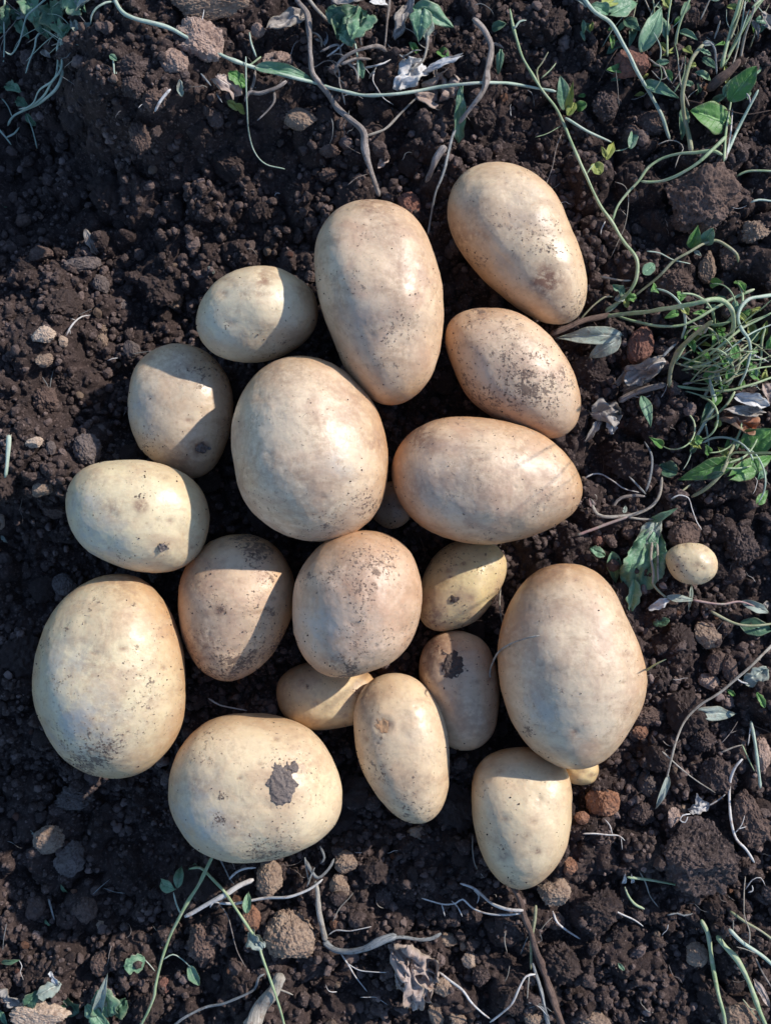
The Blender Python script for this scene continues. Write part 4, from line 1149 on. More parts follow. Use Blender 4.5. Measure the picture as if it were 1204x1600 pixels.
plant('weed_tangle', 'shaded bluish weed tangle in the top left corner with twisted stems', 'weed', [
    S('stem', 'teal', 6, '100,48 91,72 93,100 98,112 88,138 65,158 38,172 20,182 12,196', 9),
    S('stem', 'teal', 5, '96,60 97,85 95,108 80,128 68,150 48,166 30,170', 12),
    S('stem', 'teal', 4, '90,70 90,100 84,124 62,140 52,160 35,172', 14),
    S('stem', 'teal', 4, '75,-5 55,12 42,25 35,50 27,72 17,85 8,80', 14), S('stem', 'teal', 3.5, '65,48 57,58 55,72 46,95 40,114', 12),
    S('stem', 'teal', 4, '8,-5 6,30 7,65 5,100', 8), S('stem', 'teal', 3, '0,150 12,165 20,184', 8), S('stem', 'teal', 4, '-5,198 10,215 18,226', 8),
    S('stem', 'teal', 3, '42,180 50,200 55,218 58,232', 7), S('stem', 'teal', 4, '10,214 22,208 30,198', 8), S('stem', 'teal', 4, '98,60 100,72 100,86', 8),
    L('leafteal', 40, -5, 60, 35, 36, 'jag', (14, 14), .3, .6), L('leafdark', 75, 5, 95, 50, 45, 'jag', (12, 10), .3, .6), L('leafteal', 100, -8, 130, 18, 44, 'jag', (16, 14), .3, .7),
    L('leafdark', 60, 20, 78, 60, 30, 'jag', (10, 10), .3, .6), L('leafteal', 8, 132, 32, 142, 20, 'jag', (8, 8), .3, .5), L('leafdark', 25, 155, 42, 165, 18, 'jag', (7, 7), .3, .5),
    L('leafteal', 40, 178, 55, 196, 14, 'jag', (8, 8), .3, .5), L('leafpale', 140, -5, 112, 18, 34, 'jag', (14, 16), .3, .7), L('leafdark', 15, 10, 5, 45, 22, 'jag', (8, 6), .3, .6)])
plant('leaf_scrap', 'pale round leaf scrap in the shade beside the weed tangle', 'leaf', [L('leafgrey', 65, 78, 78, 90, 14, 'jag', (5, 5), .3, .5)], 'leaf scraps')
plant('dry_twig', 'whitish dry splinter lying on the upper left ridge', 'twig', [S('stem', 'white', 4, '242,174 250,158 260,145 266,139', 6, (1, 1.2))], 'twigs and splinters')
plant('leaf_scrap', 'greenish white shred beside the whitish splinter', 'leaf', [L('leafpale', 280, 124, 284, 150, 11, 'jag', (5, 5), .3, .7)], 'leaf scraps')
plant('dry_twig', 'bluish thin splinter left of the dry tan leaf, upper', 'twig', [S('stem', 'greyfib', 4, '314,115 330,134', 6)], 'twigs and splinters')
plant('dry_twig', 'bluish thin splinter left of the dry tan leaf, lower', 'twig', [S('stem', 'greyfib', 3, '338,146 347,160', 6)], 'twigs and splinters')
plant('seedling', 'tiny bent green seedling on the sunlit crumbly mound', 'seedling', [S('stem', 'teal', 3, '176,90 178,102 179,116 182,118 182,112', 8), L('leafteal', 171, 85, 183, 94, 9, 'oval', (11, 11), .3, .2)], 'seedlings')
plant('leaf_scrap', 'blue-grey leaf scrap in the dark hollow, left of the small pale potato', 'leaf', [L('leafgrey', 133, 358, 152, 398, 18, 'jag', (4, 4), .3, .6)], 'leaf scraps')

# --- top middle
plant('dry_stalk', 'long dry grey-brown stalk ending at the topmost potato', 'dead stalk', [
    S('stem', 'dry', 12, '463,-15 466,2 478,20 482,50 484,90 488,115 506,138 528,168 550,188 567,206 571,232 580,268 592,306', [8, 9, 9, 8, 8, 10, 14], (.7, .8), rough=.4, knots=4),
    S('branch', 'straw', 4, '571,213 590,206 605,198 630,172 655,148', 6, rough=.2),
    S('rootlet', 'dry', 2, '573,272 556,278 542,290', 7), S('rootlet', 'dry', 1.6, '563,240 548,232 535,222', 5)], 'dead stalks')
plant('dry_stalk', 'short pale dry stalk beside the top of the long dry stalk', 'dead stalk', [S('stem', 'straw', 6, '478,-8 490,8 500,20 511,31', 8, rough=.2)], 'dead stalks')
plant('dry_twig', 'arched forked grey twig below the dark green leaves', 'twig', [
    S('stem', 'dry', 8, '523,114 530,98 545,84 565,76 590,72 604,80', [5, 9, 11, 8], rough=.4), S('branch', 'dry', 6, '532,100 555,92 580,92', 9, rough=.3),
    S('branch', 'dry', 5, '543,98 555,108 559,128', 6, rough=.3)], 'twigs and splinters')
plant('dry_twig', 'brown twig curling right of the pinkish stone', 'twig', [S('stem', 'dry', 4, '500,80 512,74 522,70 530,72 533,90', 6, rough=.3)], 'twigs and splinters')
plant('dead_leaf', 'wrinkled grey dead leaf left of the long dry stalk', 'dead leaf', [L('leafgrey', 478, 22, 418, 42, 34, 'jag', (9, 7), .3, .7)], 'dead leaves')
plant('dead_leaf', 'pale spotted dead leaf right of the long dry stalk', 'dead leaf', [L('leafwhite', 488, 28, 508, 68, 32, 'jag', (7, 6), .2, .6)], 'dead leaves')
plant('broad_weed', 'crumpled dark blue-green leaves at the top between the dry stalks', 'weed', [
    L('leafdark', 555, 10, 530, 60, 52, 'jag', (9, 7), .3, .7), L('leafteal', 550, 60, 575, 22, 40, 'jag', (12, 13), .3, .7), L('leafteal', 530, 50, 552, 70, 24, 'jag', (9, 8), .3, .6),
    L('leafdark', 512, 12, 535, 42, 30, 'jag', (7, 7), .3, .6), S('stem', 'teal', 4, '553,62 558,90 560,125', 6), L('leafteal', 560, 92, 566, 122, 14, 'jag', (7, 6), .5, .5)])
plant('dead_leaf', 'lilac grey dead leaf cut off by the top edge', 'dead leaf', [L('leafgrey', 518, 0, 568, -4, 26, 'jag', (12, 12), .3, .5)], 'dead leaves')
plant('dead_leaf', 'whitish dead leaf corner at the top edge beside the lilac grey one', 'dead leaf', [L('leafwhite', 580, 0, 604, 8, 18, 'jag', (8, 8), .3, .5)], 'dead leaves')
plant('dead_leaf', 'bluish grey shrivelled leaf at the top beside the three-lobed green leaf', 'dead leaf', [L('leafgrey', 645, -4, 616, 60, 30, 'jag', (8, 7), .35, 1.0)], 'dead leaves')
plant('dry_stalk', 'thin dark dry stalk left of the bluish grey shrivelled leaf', 'dead stalk', [S('stem', 'dry', 5, '608,-10 606,20 603,50 599,80', 6, rough=.3)], 'dead stalks')
plant('broad_weed', 'three-lobed blue-green leaf above the torn white leaf', 'weed', [
    L('leafteal', 645, 10, 708, 42, 34, 'lance', (13, 10), .3, .3), L('leafteal', 660, 12, 654, 64, 36, 'lance', (12, 8), .4, .4), L('leafpale', 670, 30, 664, 62, 22, 'lance', (12, 8), .3, .5),
    S('stem', 'straw', 5, '668,55 666,75 660,95 640,110', 8, rough=.2), L('leaf', 640, 66, 652, 84, 10, 'blade', (5, 5), .5, .4)])
plant('leaf_scrap', 'small round green leaf scrap above the torn white leaf', 'leaf', [L('leaf', 684, 78, 700, 92, 16, 'round', (6, 6), .3, .3)], 'leaf scraps')
plant('dead_leaf', 'torn white dead leaf with ragged edges under the long stem', 'dead leaf', [
    L('leafwhite', 662, 98, 620, 140, 48, 'jag', (6, 6), .2, .8), L('leafwhite', 655, 118, 724, 86, 16, 'jag', (8, 10), .4, .9)], 'dead leaves')
plant('dead_leaf', 'crumpled pinkish brown dead leaf behind the long stem', 'dead leaf', [L('leaftan', 700, 105, 685, 165, 62, 'jag', (6, 5), .25, 1.1), L('leaftan', 650, 145, 690, 170, 28, 'jag', (5, 4), .25, .8)], 'dead leaves')
plant('dry_stalk', 'bent woody dry stalk with a broken tip above the right hand top potato', 'dead stalk', [
    S('stem', 'dry', 10, '738,28 752,42 762,60 766,76 761,105 760,130 748,152 730,172 716,192', [10, 10, 9, 9, 8], (1.1, .8), rough=.45, knots=2),
    S('branch', 'dry', 6, '764,70 774,68 786,75', 9, rough=.3), S('stem', 'greyfib', 5, '716,190 706,215 700,240 690,275 680,300 674,335 668,366', [7, 9, 12, 14, 16], (1.2, .6), rough=.35),
    S('branch', 'dry', 13, '698,228 682,248 664,284', [7, 6], (1, .6), rough=.4), L('leafteal', 782, 76, 777, 118, 12, 'blade', (9, 4), .6, .3), L('leafteal', 720, 135, 716, 222, 26, 'jag', (8, 6), .75, .6, lab='curled hanging leaf')], 'dead stalks')
plant('dead_leaf', 'small brown dead leaf edge beside the topmost potato', 'dead leaf', [L('leaftan', 590, 262, 606, 246, 16, 'jag', (6, 8), .3, .8)], 'dead leaves')
plant('leaf_scrap', 'small dark green leaf above the bent woody stalk', 'leaf', [L('leafdark', 768, 46, 790, 36, 16, 'oval', (4, 4), .3, .3)], 'leaf scraps')

# --- top right
plant('bindweed_vine', 'green twining stem descending from the top past the right hand top potato', 'weed', [
    S('stem', 'green', 5.5, '797,14 803,45 812,80 826,108 848,142 868,168 880,192 895,230 915,275 935,318 955,346 975,378 994,404 994,430 985,452 966,472 945,486', [10, 9, 9, 10, 9, 8, 8, 7, 6], (.8, 1.2), knots=4),
    S('branch', 'teal', 4, '803,45 812,33 822,31', 10), S('branch', 'teal', 6, '882,184 905,198 925,208 955,221', [9, 8, 6]),
    S('branch', 'olive', 3, '845,142 838,112 846,98 856,80', [9, 9, 11]), S('branch', 'green', 3, '845,122 860,108 868,98', 10),
    S('rootlet', 'dry', 2.5, '876,210 868,232 862,262 852,290', 6), S('tendril', 'green', 1.8, '876,196 855,208 835,214', 9), S('branch', 'green', 2.5, '915,273 922,262 928,255', 8),
    S('tendril', 'white', 2.5, '945,346 939,358 938,366', 6),
    L('leafteal', 882, 172, 875, 118, 22, 'oval', (11, 14), .3, .15), L('leafyellow', 885, 175, 895, 126, 13, 'lance', (12, 17), .3, .2), L('leafyellow', 886, 180, 898, 160, 14, 'oval', (12, 14), .3, .2), L('leaf', 900, 170, 916, 162, 16, 'round', (10, 12), .3, .2),
    L('leafyellow', 946, 250, 958, 222, 14, 'lance', (7, 10), .4, .3), L('leafyellow', 928, 255, 937, 272, 20, 'round', (8, 7), .3, .2), L('leafyellow', 946, 246, 939, 228, 9, 'lance', (7, 9), .4, .3)])
plant('seedling', 'small two-leaved green seedling right of the twining stem', 'seedling', [S('stem', 'green', 2.5, '958,236 972,234 982,230', 5), L('leafteal', 984, 232, 990, 204, 15, 'oval', (6, 9), .4, .2)], 'seedlings')
plant('weed_runner', 'pale blue-green slanting stem with paired pointed leaves at the top right', 'weed', [
    S('stem', 'teal', 8, '900,-15 925,14 955,36 975,70 992,104 1008,134 1022,160 1035,185 1046,218', [14, 14, 12, 10, 8, 5], (.9, .8)),
    L('leafteal', 1000, 82, 1034, 10, 32, 'lance', (8, 15), .3, .2), L('leafteal', 1002, 130, 1060, 153, 22, 'lance', (12, 12), .3, .35), L('leafteal', 955, 20, 996, 4, 30, 'arrow', (13, 13), .3, .3),
    L('leafyellow', 940, 5, 960, 2, 20, 'round', (14, 14), .3, .3), L('leafteal', 920, 8, 950, 22, 20, 'jag', (14, 14), .5, .5), L('leafpale', 898, -8, 916, 10, 16, 'jag', (14, 14), .3, .5),
    L('leafdark', 990, 40, 982, 75, 14, 'lance', (7, 5), .3, .3)])
plant('weed_runner', 'tall pale brown stem curving up to a withered hook, right of the slanting one', 'weed', [
    S('stem', 'olive', 7.5, '1080,237 1074,205 1067,175 1066,150 1072,120 1080,95 1090,78 1098,68', [4, 7, 9, 11, 13], (1, .8)),
    S('stem', 'greyfib', 4, '1098,68 1108,66 1116,76 1118,95 1119,115', [13, 11, 7]), L('leafpale', 1096, 68, 1116, 68, 10, 'lance', (13, 13), .4, .3), L('leafteal', 1068, 165, 1064, 218, 20, 'lance', (8, 4), .35, .4, lab='limp blue-green leaf')])
plant('leafy_weed', 'weed with two bright green oval leaves near the right border', 'weed', [
    S('stem', 'green', 5, '1130,252 1132,225 1136,190 1142,155', 6), S('stem', 'white', 3.5, '1133,250 1140,215 1144,170', 6), S('stem', 'teal', 6, '1134,243 1150,205 1166,175 1184,140', [5, 8, 12]), S('branch', 'white', 3.5, '1172,160 1170,150 1166,144', 10),
    L('leaf', 1138, 158, 1182, 103, 34, 'oval', (10, 16), .2, .1), L('leaf', 1142, 196, 1078, 172, 46, 'oval', (9, 12), .15, .1), L('leafteal', 1130, 150, 1150, 118, 18, 'lance', (7, 9), .3, .2), L('leafdark', 1112, 160, 1135, 148, 12, 'oval', (5, 5), .3, .3)])
plant('bindweed_vine', 'green stem forking from the leafy weed down to the twining stem', 'weed', [
    S('stem', 'green', 6, '1128,242 1112,235 1085,238 1060,240 1035,247 1012,262 998,282 980,302 965,322 956,345', [8, 9, 8, 7, 8]),
    S('branch', 'green', 6.5, '1134,212 1112,234 1092,252 1070,266 1040,281 1015,284 1000,283', [11, 13, 12, 9])])
plant('grass_tuft', 'tuft of long green grass stems in the top right corner', 'grass', [
    S('blade', 'green', 8, '1126,105 1134,75 1142,45 1152,15 1160,-15', [5, 9, 14]), S('blade', 'green', 7, '1128,104 1148,66 1168,30 1190,0 1205,-18', [5, 10, 16]), S('blade', 'straw', 5, '1156,92 1162,60 1172,30 1184,-8', [5, 9, 14]),
    S('blade', 'olive', 4, '1140,62 1152,30 1162,-8', 12), S('blade', 'teal', 4, '1150,82 1158,40 1164,0', 9), S('blade', 'green', 5, '1174,12 1190,-2 1205,-10', 14), S('blade', 'teal', 3, '1146,70 1156,52 1170,14', 11),
    L('leafyellow', 1135, 10, 1160, 12, 10, 'lance', (12, 12), .4, .4), L('leafgrey', 1188, 20, 1206, 44, 26, 'jag', (10, 8), .3, .6), L('leafteal', 1180, 30, 1196, 34, 14, 'jag', (9, 9), .3, .6)])
plant('woody_root', 'thick dark woody root below the corner grass tuft', 'root', [S('stem', 'wood', 20, '1106,142 1122,125 1140,108 1156,92', [3, 5], (.9, .55), rough=.3)], 'roots')
plant('weed_runner', 'upright green stem with small curled leaves at the top border, left one', 'weed', [
    S('stem', 'green', 4.5, '1042,88 1042,55 1044,25 1050,-10', [5, 9, 13]), L('leafteal', 1040, 60, 1030, 22, 18, 'lance', (8, 10), .4, .4), L('leafyellow', 1042, 80, 1030, 66, 12, 'jag', (5, 6), .3, .4), L('leafyellow', 1045, 12, 1034, -6, 16, 'jag', (11, 12), .3, .4)])
plant('weed_runner', 'bare curved green stem at the top border, right one', 'weed', [S('stem', 'green', 6, '1055,78 1056,55 1062,32 1072,10 1080,-10', [5, 9, 14])])
for k, (bx, by, tx, ty, w, mt, lab) in enumerate([(1060, 48, 1090, 62, 13, 'leafteal', 'narrow shiny blue leaf among the top right weeds'), (1086, 112, 1112, 128, 13, 'leafteal', 'narrow blue-green leaf left of the thick woody root'),
        (1068, 75, 1082, 84, 14, 'leafyellow', 'small yellow-green leaf below the bare curved stem'), (975, 30, 1000, 48, 22, 'leafdark', 'dark leaf behind the slanting stem'), (990, 105, 1014, 100, 10, 'leafpale', 'short pale leaf on the dull reddish stone'),
        (912, 36, 922, 52, 12, 'leafdark', 'little dark leaf left of the slanting stem'), (1175, 30, 1184, 60, 12, 'leafgrey', 'grey shred beside the corner grass tuft')]):
    plant('leaf_scrap', lab, 'leaf', [L(mt, bx, by, tx, ty, w, 'lance', (6, 6), .35, .35)], 'leaf scraps')
plant('dry_twig', 'dark forked twig behind the tall curved stem', 'twig', [S('stem', 'straw', 3, '1012,90 1025,100 1035,105 1040,118 1050,130', 5, rough=.3), S('branch', 'dry', 2.5, '1050,130 1062,110 1068,88', 5, rough=.3), S('branch', 'straw', 2, '1018,110 1032,124 1042,120', 5)], 'twigs and splinters')
plant('dry_stalk', 'short straight straw piece above the tall hooked stem', 'dead stalk', [S('stem', 'straw', 4, '1116,60 1121,46 1125,32', 6)], 'dead stalks')
plant('rootlet', 'thin brown root crossing the leafy weed towards the right border', 'rootlet', [S('stem', 'wood', 2, '1068,155 1100,162 1130,170 1165,178 1204,172', 8)], 'rootlets')
plant('rootlet', 'fine hair root left of the dull reddish stone', 'rootlet', [S('stem', 'wood', 1.3, '972,65 952,95 940,118 933,130', 5)], 'rootlets')
plant('rootlet', 'pale thin root looping above the forked green stem', 'rootlet', [S('stem', 'straw', 2.2, '1028,225 1045,219 1060,222 1067,232 1060,245 1054,262', 10)], 'rootlets')
plant('rootlet', 'fine pale root dangling below the fork of the green stem', 'rootlet', [S('stem', 'straw', 1.5, '960,284 975,290 981,305 980,330 975,355 965,378 955,400', 7), S('branch', 'straw', 1.2, '980,338 970,328', 7)], 'rootlets')
plant('weed_runner', 'thin green stem entering at the right border beside the lumpy clod', 'weed', [S('stem', 'green', 4.5, '1150,275 1165,268 1185,266 1210,267', 7)])
plant('weed_runner', 'short blue-green stem at the right border below the previous thin one', 'weed', [S('stem', 'teal', 4.5, '1173,316 1185,312 1210,314', 8)])

# --- right middle
plant('bindweed_vine', 'arching stem with a green two-lobed leaf over the narrow upright stone', 'weed', [
    S('stem', 'olive', 5, '992,462 1012,445 1035,425 1052,408 1075,394 1100,380 1118,375 1138,386 1150,398 1152,410', [5, 6, 9, 12, 12, 6], (.8, 1)),
    L('leaf', 1078, 388, 1090, 352, 24, 'lance', (12, 16), .3, .3), L('leafteal', 1098, 380, 1114, 356, 22, 'oval', (12, 15), .3, .3), L('leafpale', 1084, 392, 1096, 400, 8, 'lance', (11, 11), .3, .3)])
plant('rootlet', 'thin teal stalk lying left of the two-lobed leaf', 'rootlet', [S('stem', 'teal', 3, '1010,392 1030,395 1050,405 1078,412', 6)], 'rootlets')
plant('seedling', 'single round green leaf beside the bend of the twining stem', 'seedling', [L('leafteal', 1004, 428, 1022, 412, 18, 'oval', (8, 9), .25, .15)], 'seedlings')
plant('seedling', 'cluster of tiny curled leaves where the brown root meets the green stems', 'seedling', [
    L('leafteal', 975, 462, 958, 445, 16, 'jag', (10, 12), .4, .5), L('leafpale', 975, 465, 960, 468, 14, 'jag', (11, 12), .4, .5), L('leaf', 978, 466, 994, 464, 16, 'jag', (11, 12), .5, .5), L('leafyellow', 975, 466, 980, 480, 12, 'jag', (10, 10), .4, .5), S('stem', 'teal', 6, '946,488 958,480 968,470', 6)], 'seedlings')
plant('dry_twig', 'thin brown twig beside the tip of the right hand top potato', 'twig', [S('stem', 'olive', 3.5, '905,500 925,478 945,464 958,464', 6), ], 'twigs and splinters')
plant('dry_twig', 'bare brown shoot leaving the tip region of the top right potato', 'twig', [S('stem', 'straw', 4, '936,432 950,434 970,438 985,438', 5)], 'twigs and splinters')
plant('bindweed_vine', 'thick brown root turning into two long green stems below the right hand top potato', 'weed', [
    S('root', 'wood', 11, '860,522 885,512 910,502 935,496 955,492', [5, 5, 6], (1, .9), rough=.25),
    S('stem', 'green', 8.5, '945,494 975,490 1010,487 1050,481 1085,474 1110,468 1128,469 1141,482 1146,500 1142,525', [6, 10, 22, 38, 46, 40, 8], (.8, 1)),
    S('stem', 'green', 5.5, '965,494 995,503 1030,509 1062,508 1088,498 1115,482 1145,466 1178,452', [6, 6, 8, 11, 11], (.9, 1)), S('branch', 'straw', 3.5, '1063,484 1075,498 1090,510', 8), S('rootlet', 'wood', 2, '925,500 935,512 955,515', 5)])
plant('rootlet', 'wiry thin root running from above onto the long green stem', 'rootlet', [S('stem', 'wood', 1.8, '1065,440 1075,455 1088,465 1100,470', 9)], 'rootlets')
plant('leaf_pair', 'withered grey-green two-lobed leaf right of the speckled potato', 'leaf', [L('leafpale', 972, 524, 868, 528, 32, 'lance', (6, 9), .2, .3), L('leafpale', 970, 528, 918, 560, 30, 'lance', (6, 6), .3, .3)])
plant('weed_runner', 'thick pale curved stalk with a split grey tip, right of the upright reddish stone', 'weed', [
    S('stem', 'olive', 8.5, '1044,604 1045,585 1052,562 1066,540 1082,525 1100,512 1113,503', [3, 12, 32, 55, 75], (.95, .8)), S('branch', 'straw', 5, '1088,521 1100,519 1107,508', [52, 62, 70], rough=.3)])
plant('bindweed_vine', 'grey woody root with a long green stem running to the right border', 'weed', [
    S('root', 'dry', 13, '965,626 985,615 1010,606 1040,600', [2, 3], (.9, .8), rough=.25), S('stem', 'green', 6, '1044,602 1070,605 1105,609 1140,610 1170,602 1210,588', [4, 6, 8, 10])])
plant('bindweed_vine', 'blue-green curly stem with an S bend at the right border', 'weed', [
    S('stem', 'teal', 7, '1210,460 1190,464 1170,467 1157,480 1152,498 1158,515 1168,530 1171,552 1165,580 1152,604', [16, 18, 20, 18, 12, 8]), S('stem', 'green', 5, '1196,510 1190,530 1188,560 1182,590', 8)])
for k, (pth, mt, w, lab) in enumerate([
    ('1062,572 1095,555 1140,520 1204,470', 'green', 8, 'uppermost blade of the grass fan at the right border'),
    ('1072,580 1120,545 1160,512 1210,486', 'green', 9, 'broad second blade of the grass fan at the right border'),
    ('1068,576 1105,568 1140,545 1175,520 1210,505', 'teal', 6, 'blue-green third blade of the grass fan'),
    ('1090,585 1130,560 1165,548 1210,545', 'olive', 5, 'olive middle blade of the grass fan'),
    ('1064,578 1100,572 1128,570', 'green', 7, 'short blunt blade near the root of the grass fan'),
    ('1075,598 1110,590 1150,580 1210,560', 'green', 5, 'lower blade of the grass fan just above the long stem'),
    ('1130,592 1160,582 1185,575 1210,572', 'green', 6, 'lowest blade of the grass fan'),
    ('1118,556 1130,540 1150,532 1180,538 1206,560', 'olive', 4, 'blade bending over the middle of the grass fan')]):
    plant('grass_stalk', lab, 'grass blade', [S('stem', mt, w * (.6 if k in (0, 3, 5) else 1), pth, [4, 40, 90, 130] if k in (0, 3, 5) else [4, 9, 12, 10], (.7, .4))], 'fan of grass blades')
plant('leafy_weed', 'knotty upright stalk with limp leaves below the grass fan', 'weed', [
    S('stem', 'teal', 7, '1113,572 1108,590 1112,612 1116,630 1108,648 1096,668 1084,690 1080,702', [8, 8, 7, 5], knots=3), S('stem', 'green', 5, '1148,612 1135,632 1115,650 1095,660', 6), S('stem', 'teal', 4, '1120,575 1124,590 1128,610', 8),
    L('leafteal', 1112, 625, 1092, 668, 18, 'lance', (8, 5), .5, .3), L('leafteal', 1084, 690, 1078, 712, 12, 'lance', (5, 4), .4, .3), S('stem', 'teal', 4, '1102,662 1106,690 1104,715', 5), L('leafpale', 1120, 600, 1118, 580, 12, 'jag', (9, 9), .4, .4),
    S('stem', 'teal', 3, '1080,705 1074,722 1066,735', 5), L('leaf', 1168, 580, 1185, 590, 18, 'jag', (8, 8), .3, .3), L('leafyellow', 1170, 505, 1178, 536, 22, 'jag', (9, 8), .3, .3), L('leafpale', 1172, 625, 1178, 598, 20, 'jag', (9, 9), .3, .5)])
plant('dry_twig', 'whitish dry straw bits crossing under the grass fan', 'twig', [S('stem', 'white', 4, '1145,545 1165,548 1178,555 1200,565', 6), S('branch', 'white', 3, '1155,562 1165,552 1165,543', 6), S('branch', 'dry', 4, '1066,600 1085,595 1100,582', 6)], 'twigs and splinters')
plant('dead_leaf', 'crumpled white-tipped dead leaf right of the speckled potato', 'dead leaf', [
    L('leafgrey', 925, 640, 970, 650, 48, 'jag', (8, 10), .4, .9), L('leafgrey', 940, 650, 915, 690, 14, 'jag', (8, 4), .5, .6), L('leafwhite', 950, 650, 958, 676, 26, 'jag', (11, 9), .2, .5)], 'dead leaves')
plant('dead_leaf', 'dark crumpled dead leaf below the upright reddish stone', 'dead leaf', [L('leafgrey', 1038, 562, 966, 600, 40, 'jag', (7, 5), .3, 1.2), L('leafgrey', 1020, 590, 972, 612, 26, 'jag', (5, 4), .3, 1.)], 'dead leaves')
plant('dry_twig', 'short grey stick left of the thick pale curved stalk', 'twig', [S('stem', 'greyfib', 6, '1034,558 1046,545 1056,537', 6)], 'twigs and splinters')
plant('leaf_scrap', 'slender blue-green leaf hanging below the grey woody root', 'leaf', [L('leafteal', 1002, 618, 1016, 668, 20, 'lance', (6, 4), .5, .2)], 'leaf scraps')
plant('dead_leaf', 'rust-coloured rotting leaf with a grey fringe at the right border', 'dead leaf', [L('leafrust', 1130, 648, 1182, 670, 40, 'jag', (7, 7), .3, 1.), L('leafgrey', 1135, 640, 1188, 645, 22, 'jag', (11, 11), .3, .9)], 'dead leaves')
plant('dead_leaf', 'pale curled dead leaf above the rust-coloured one', 'dead leaf', [L('leafwhite', 1150, 620, 1200, 635, 26, 'jag', (11, 12), .5, .7), L('leaftan', 1192, 600, 1208, 632, 26, 'jag', (13, 12), .4, .6)], 'dead leaves')
plant('bindweed_vine', 'leafy bindweed shoot with bright arrow-shaped leaves at the right border', 'weed', [
    S('stem', 'olive', 6, '1080,776 1100,765 1120,748 1132,730 1140,708 1150,685 1160,665', [3, 5, 8, 10, 11], knots=3), S('branch', 'olive', 4, '1050,780 1068,765 1086,752', 4), S('branch', 'green', 4, '1210,708 1175,708 1145,708 1136,722', [150, 135, 110, 20]),
    S('branch', 'green', 5, '1136,724 1160,715 1175,700 1183,685', 12), S('branch', 'green', 3.5, '1134,732 1155,732 1175,728', 11), S('branch', 'pinkstem', 4, '1140,700 1141,690 1143,682', 12),
    L('leaf', 1134, 724, 1058, 750, 32, 'arrow', (11, 9), .3, .15), L('leaf', 1148, 742, 1206, 712, 32, 'arrow', (11, 13), .3, .2), L('leaf', 1168, 700, 1210, 670, 52, 'arrow', (12, 13), .2, .2), L('leafyellow', 1138, 716, 1120, 698, 16, 'lance', (12, 13), .3, .3),
    L('leafdark', 1058, 740, 1028, 728, 28, 'oval', (3, 3), .2, .3), L('leaf', 1150, 695, 1185, 690, 20, 'jag', (9, 9), .3, .3), L('leafdark', 1130, 738, 1096, 748, 12, 'lance', (9, 6), .3, .2), L('leafpale', 1104, 740, 1084, 752, 8, 'lance', (8, 7), .3, .2), L('leaf', 1166, 738, 1160, 752, 14, 'arrow', (10, 8), .3, .3)])

# --- right of the pile, middle height
plant('weed_runner', 'whitish curved stem with a pink stretch right of the sideways potato', 'weed', [
    S('stem', 'straw', 6, '925,788 930,800 942,807 975,806 1000,800 1018,790 1030,772 1034,745', [7, 7, 7, 8, 9, 8]), S('stem', 'pinkstem', 6, '900,836 925,828 950,818 980,808', [3, 5, 7]),
    S('branch', 'straw', 4.5, '980,808 1000,811 1020,812', 8), L('leafteal', 1015, 814, 1058, 794, 14, 'lance', (9, 10), .5, .3), L('pinkstem', 926, 792, 920, 778, 9, 'oval', (8, 9), .6, .2, name='bud'), L('leafpale', 974, 802, 977, 790, 8, 'lance', (9, 9), .4, .4, name='bud')])
plant('dry_stalk', 'looping dry brown stalk above the whitish curved stem', 'dead stalk', [
    S('stem', 'dry', 7, '955,802 960,788 970,778 990,774 1008,776', [3, 6, 6], rough=.2), S('branch', 'greyfib', 5.5, '1008,768 1014,750 1018,728 1016,708 1006,690', [4, 6, 8, 9], rough=.2), S('branch', 'greyfib', 5, '1008,772 995,758 982,744', 5)], 'dead stalks')
plant('rootlet', 'white thread root between the looping stalk and the speckled potato', 'rootlet', [S('stem', 'white', 2.8, '912,748 925,741 940,741 958,752 975,764 1000,770', 5), S('branch', 'wood', 1.5, '941,740 943,722 940,712', 5)], 'rootlets')
plant('rootlet', 'short white root loop above the brown stone by the tiny potato', 'rootlet', [S('stem', 'white', 2.5, '1048,780 1060,774 1075,778 1080,792 1088,815 1096,828', [6, 9, 9, 6])], 'rootlets')
plant('broad_weed', 'broad crumpled blue-green leaf hanging beside the tiny lone potato', 'weed', [
    S('stem', 'teal', 9, '1026,805 1024,825 1020,842', 8, rough=.3), L('leafteal', 1022, 826, 982, 925, 76, 'jag', (9, 5), .25, .5), L('leafteal', 990, 905, 985, 956, 24, 'jag', (5, 4), .4, .4), L('leafpale', 1030, 812, 1000, 852, 34, 'jag', (11, 9), .3, .6),
    L('leafteal', 955, 862, 962, 912, 26, 'lance', (6, 4), .3, .3), L('leafteal', 945, 868, 922, 856, 18, 'jag', (5, 5), .3, .5), S('stem', 'straw', 5, '1018,848 1016,870 1020,895 1019,912', [10, 10, 9]), S('stem', 'straw', 4.5, '1026,850 1027,880 1028,908', 9), L('leafteal', 1020, 852, 1026, 880, 18, 'jag', (9, 9), .3, .5)])
plant('flower_stem', 'faded lilac flower stalk below the tiny lone potato', 'weed', [
    S('stem', 'olive', 5, '1018,910 1028,924 1045,938', [8, 6]), L('leafwhite', 1046, 936, 1012, 952, 18, 'jag', (8, 6), .5, .7, name='flower'), L('leafpale', 1040, 932, 1085, 938, 13, 'lance', (8, 8), .4, .4), L('leafpale', 1080, 915, 1074, 956, 7, 'lance', (8, 6), .4, .3),
    L('pinkstem', 1030, 912, 1042, 920, 10, 'oval', (9, 9), .5, .3, name='bud'), S('stem', 'pinkstem', 4, '1082,938 1105,942 1130,944 1155,940 1180,948', [7, 7, 8, 9]), L('leafpale', 1158, 940, 1202, 958, 18, 'lance', (9, 7), .6, .3), L('leafgrey', 1190, 950, 1200, 940, 12, 'jag', (8, 8), .4, .5)])
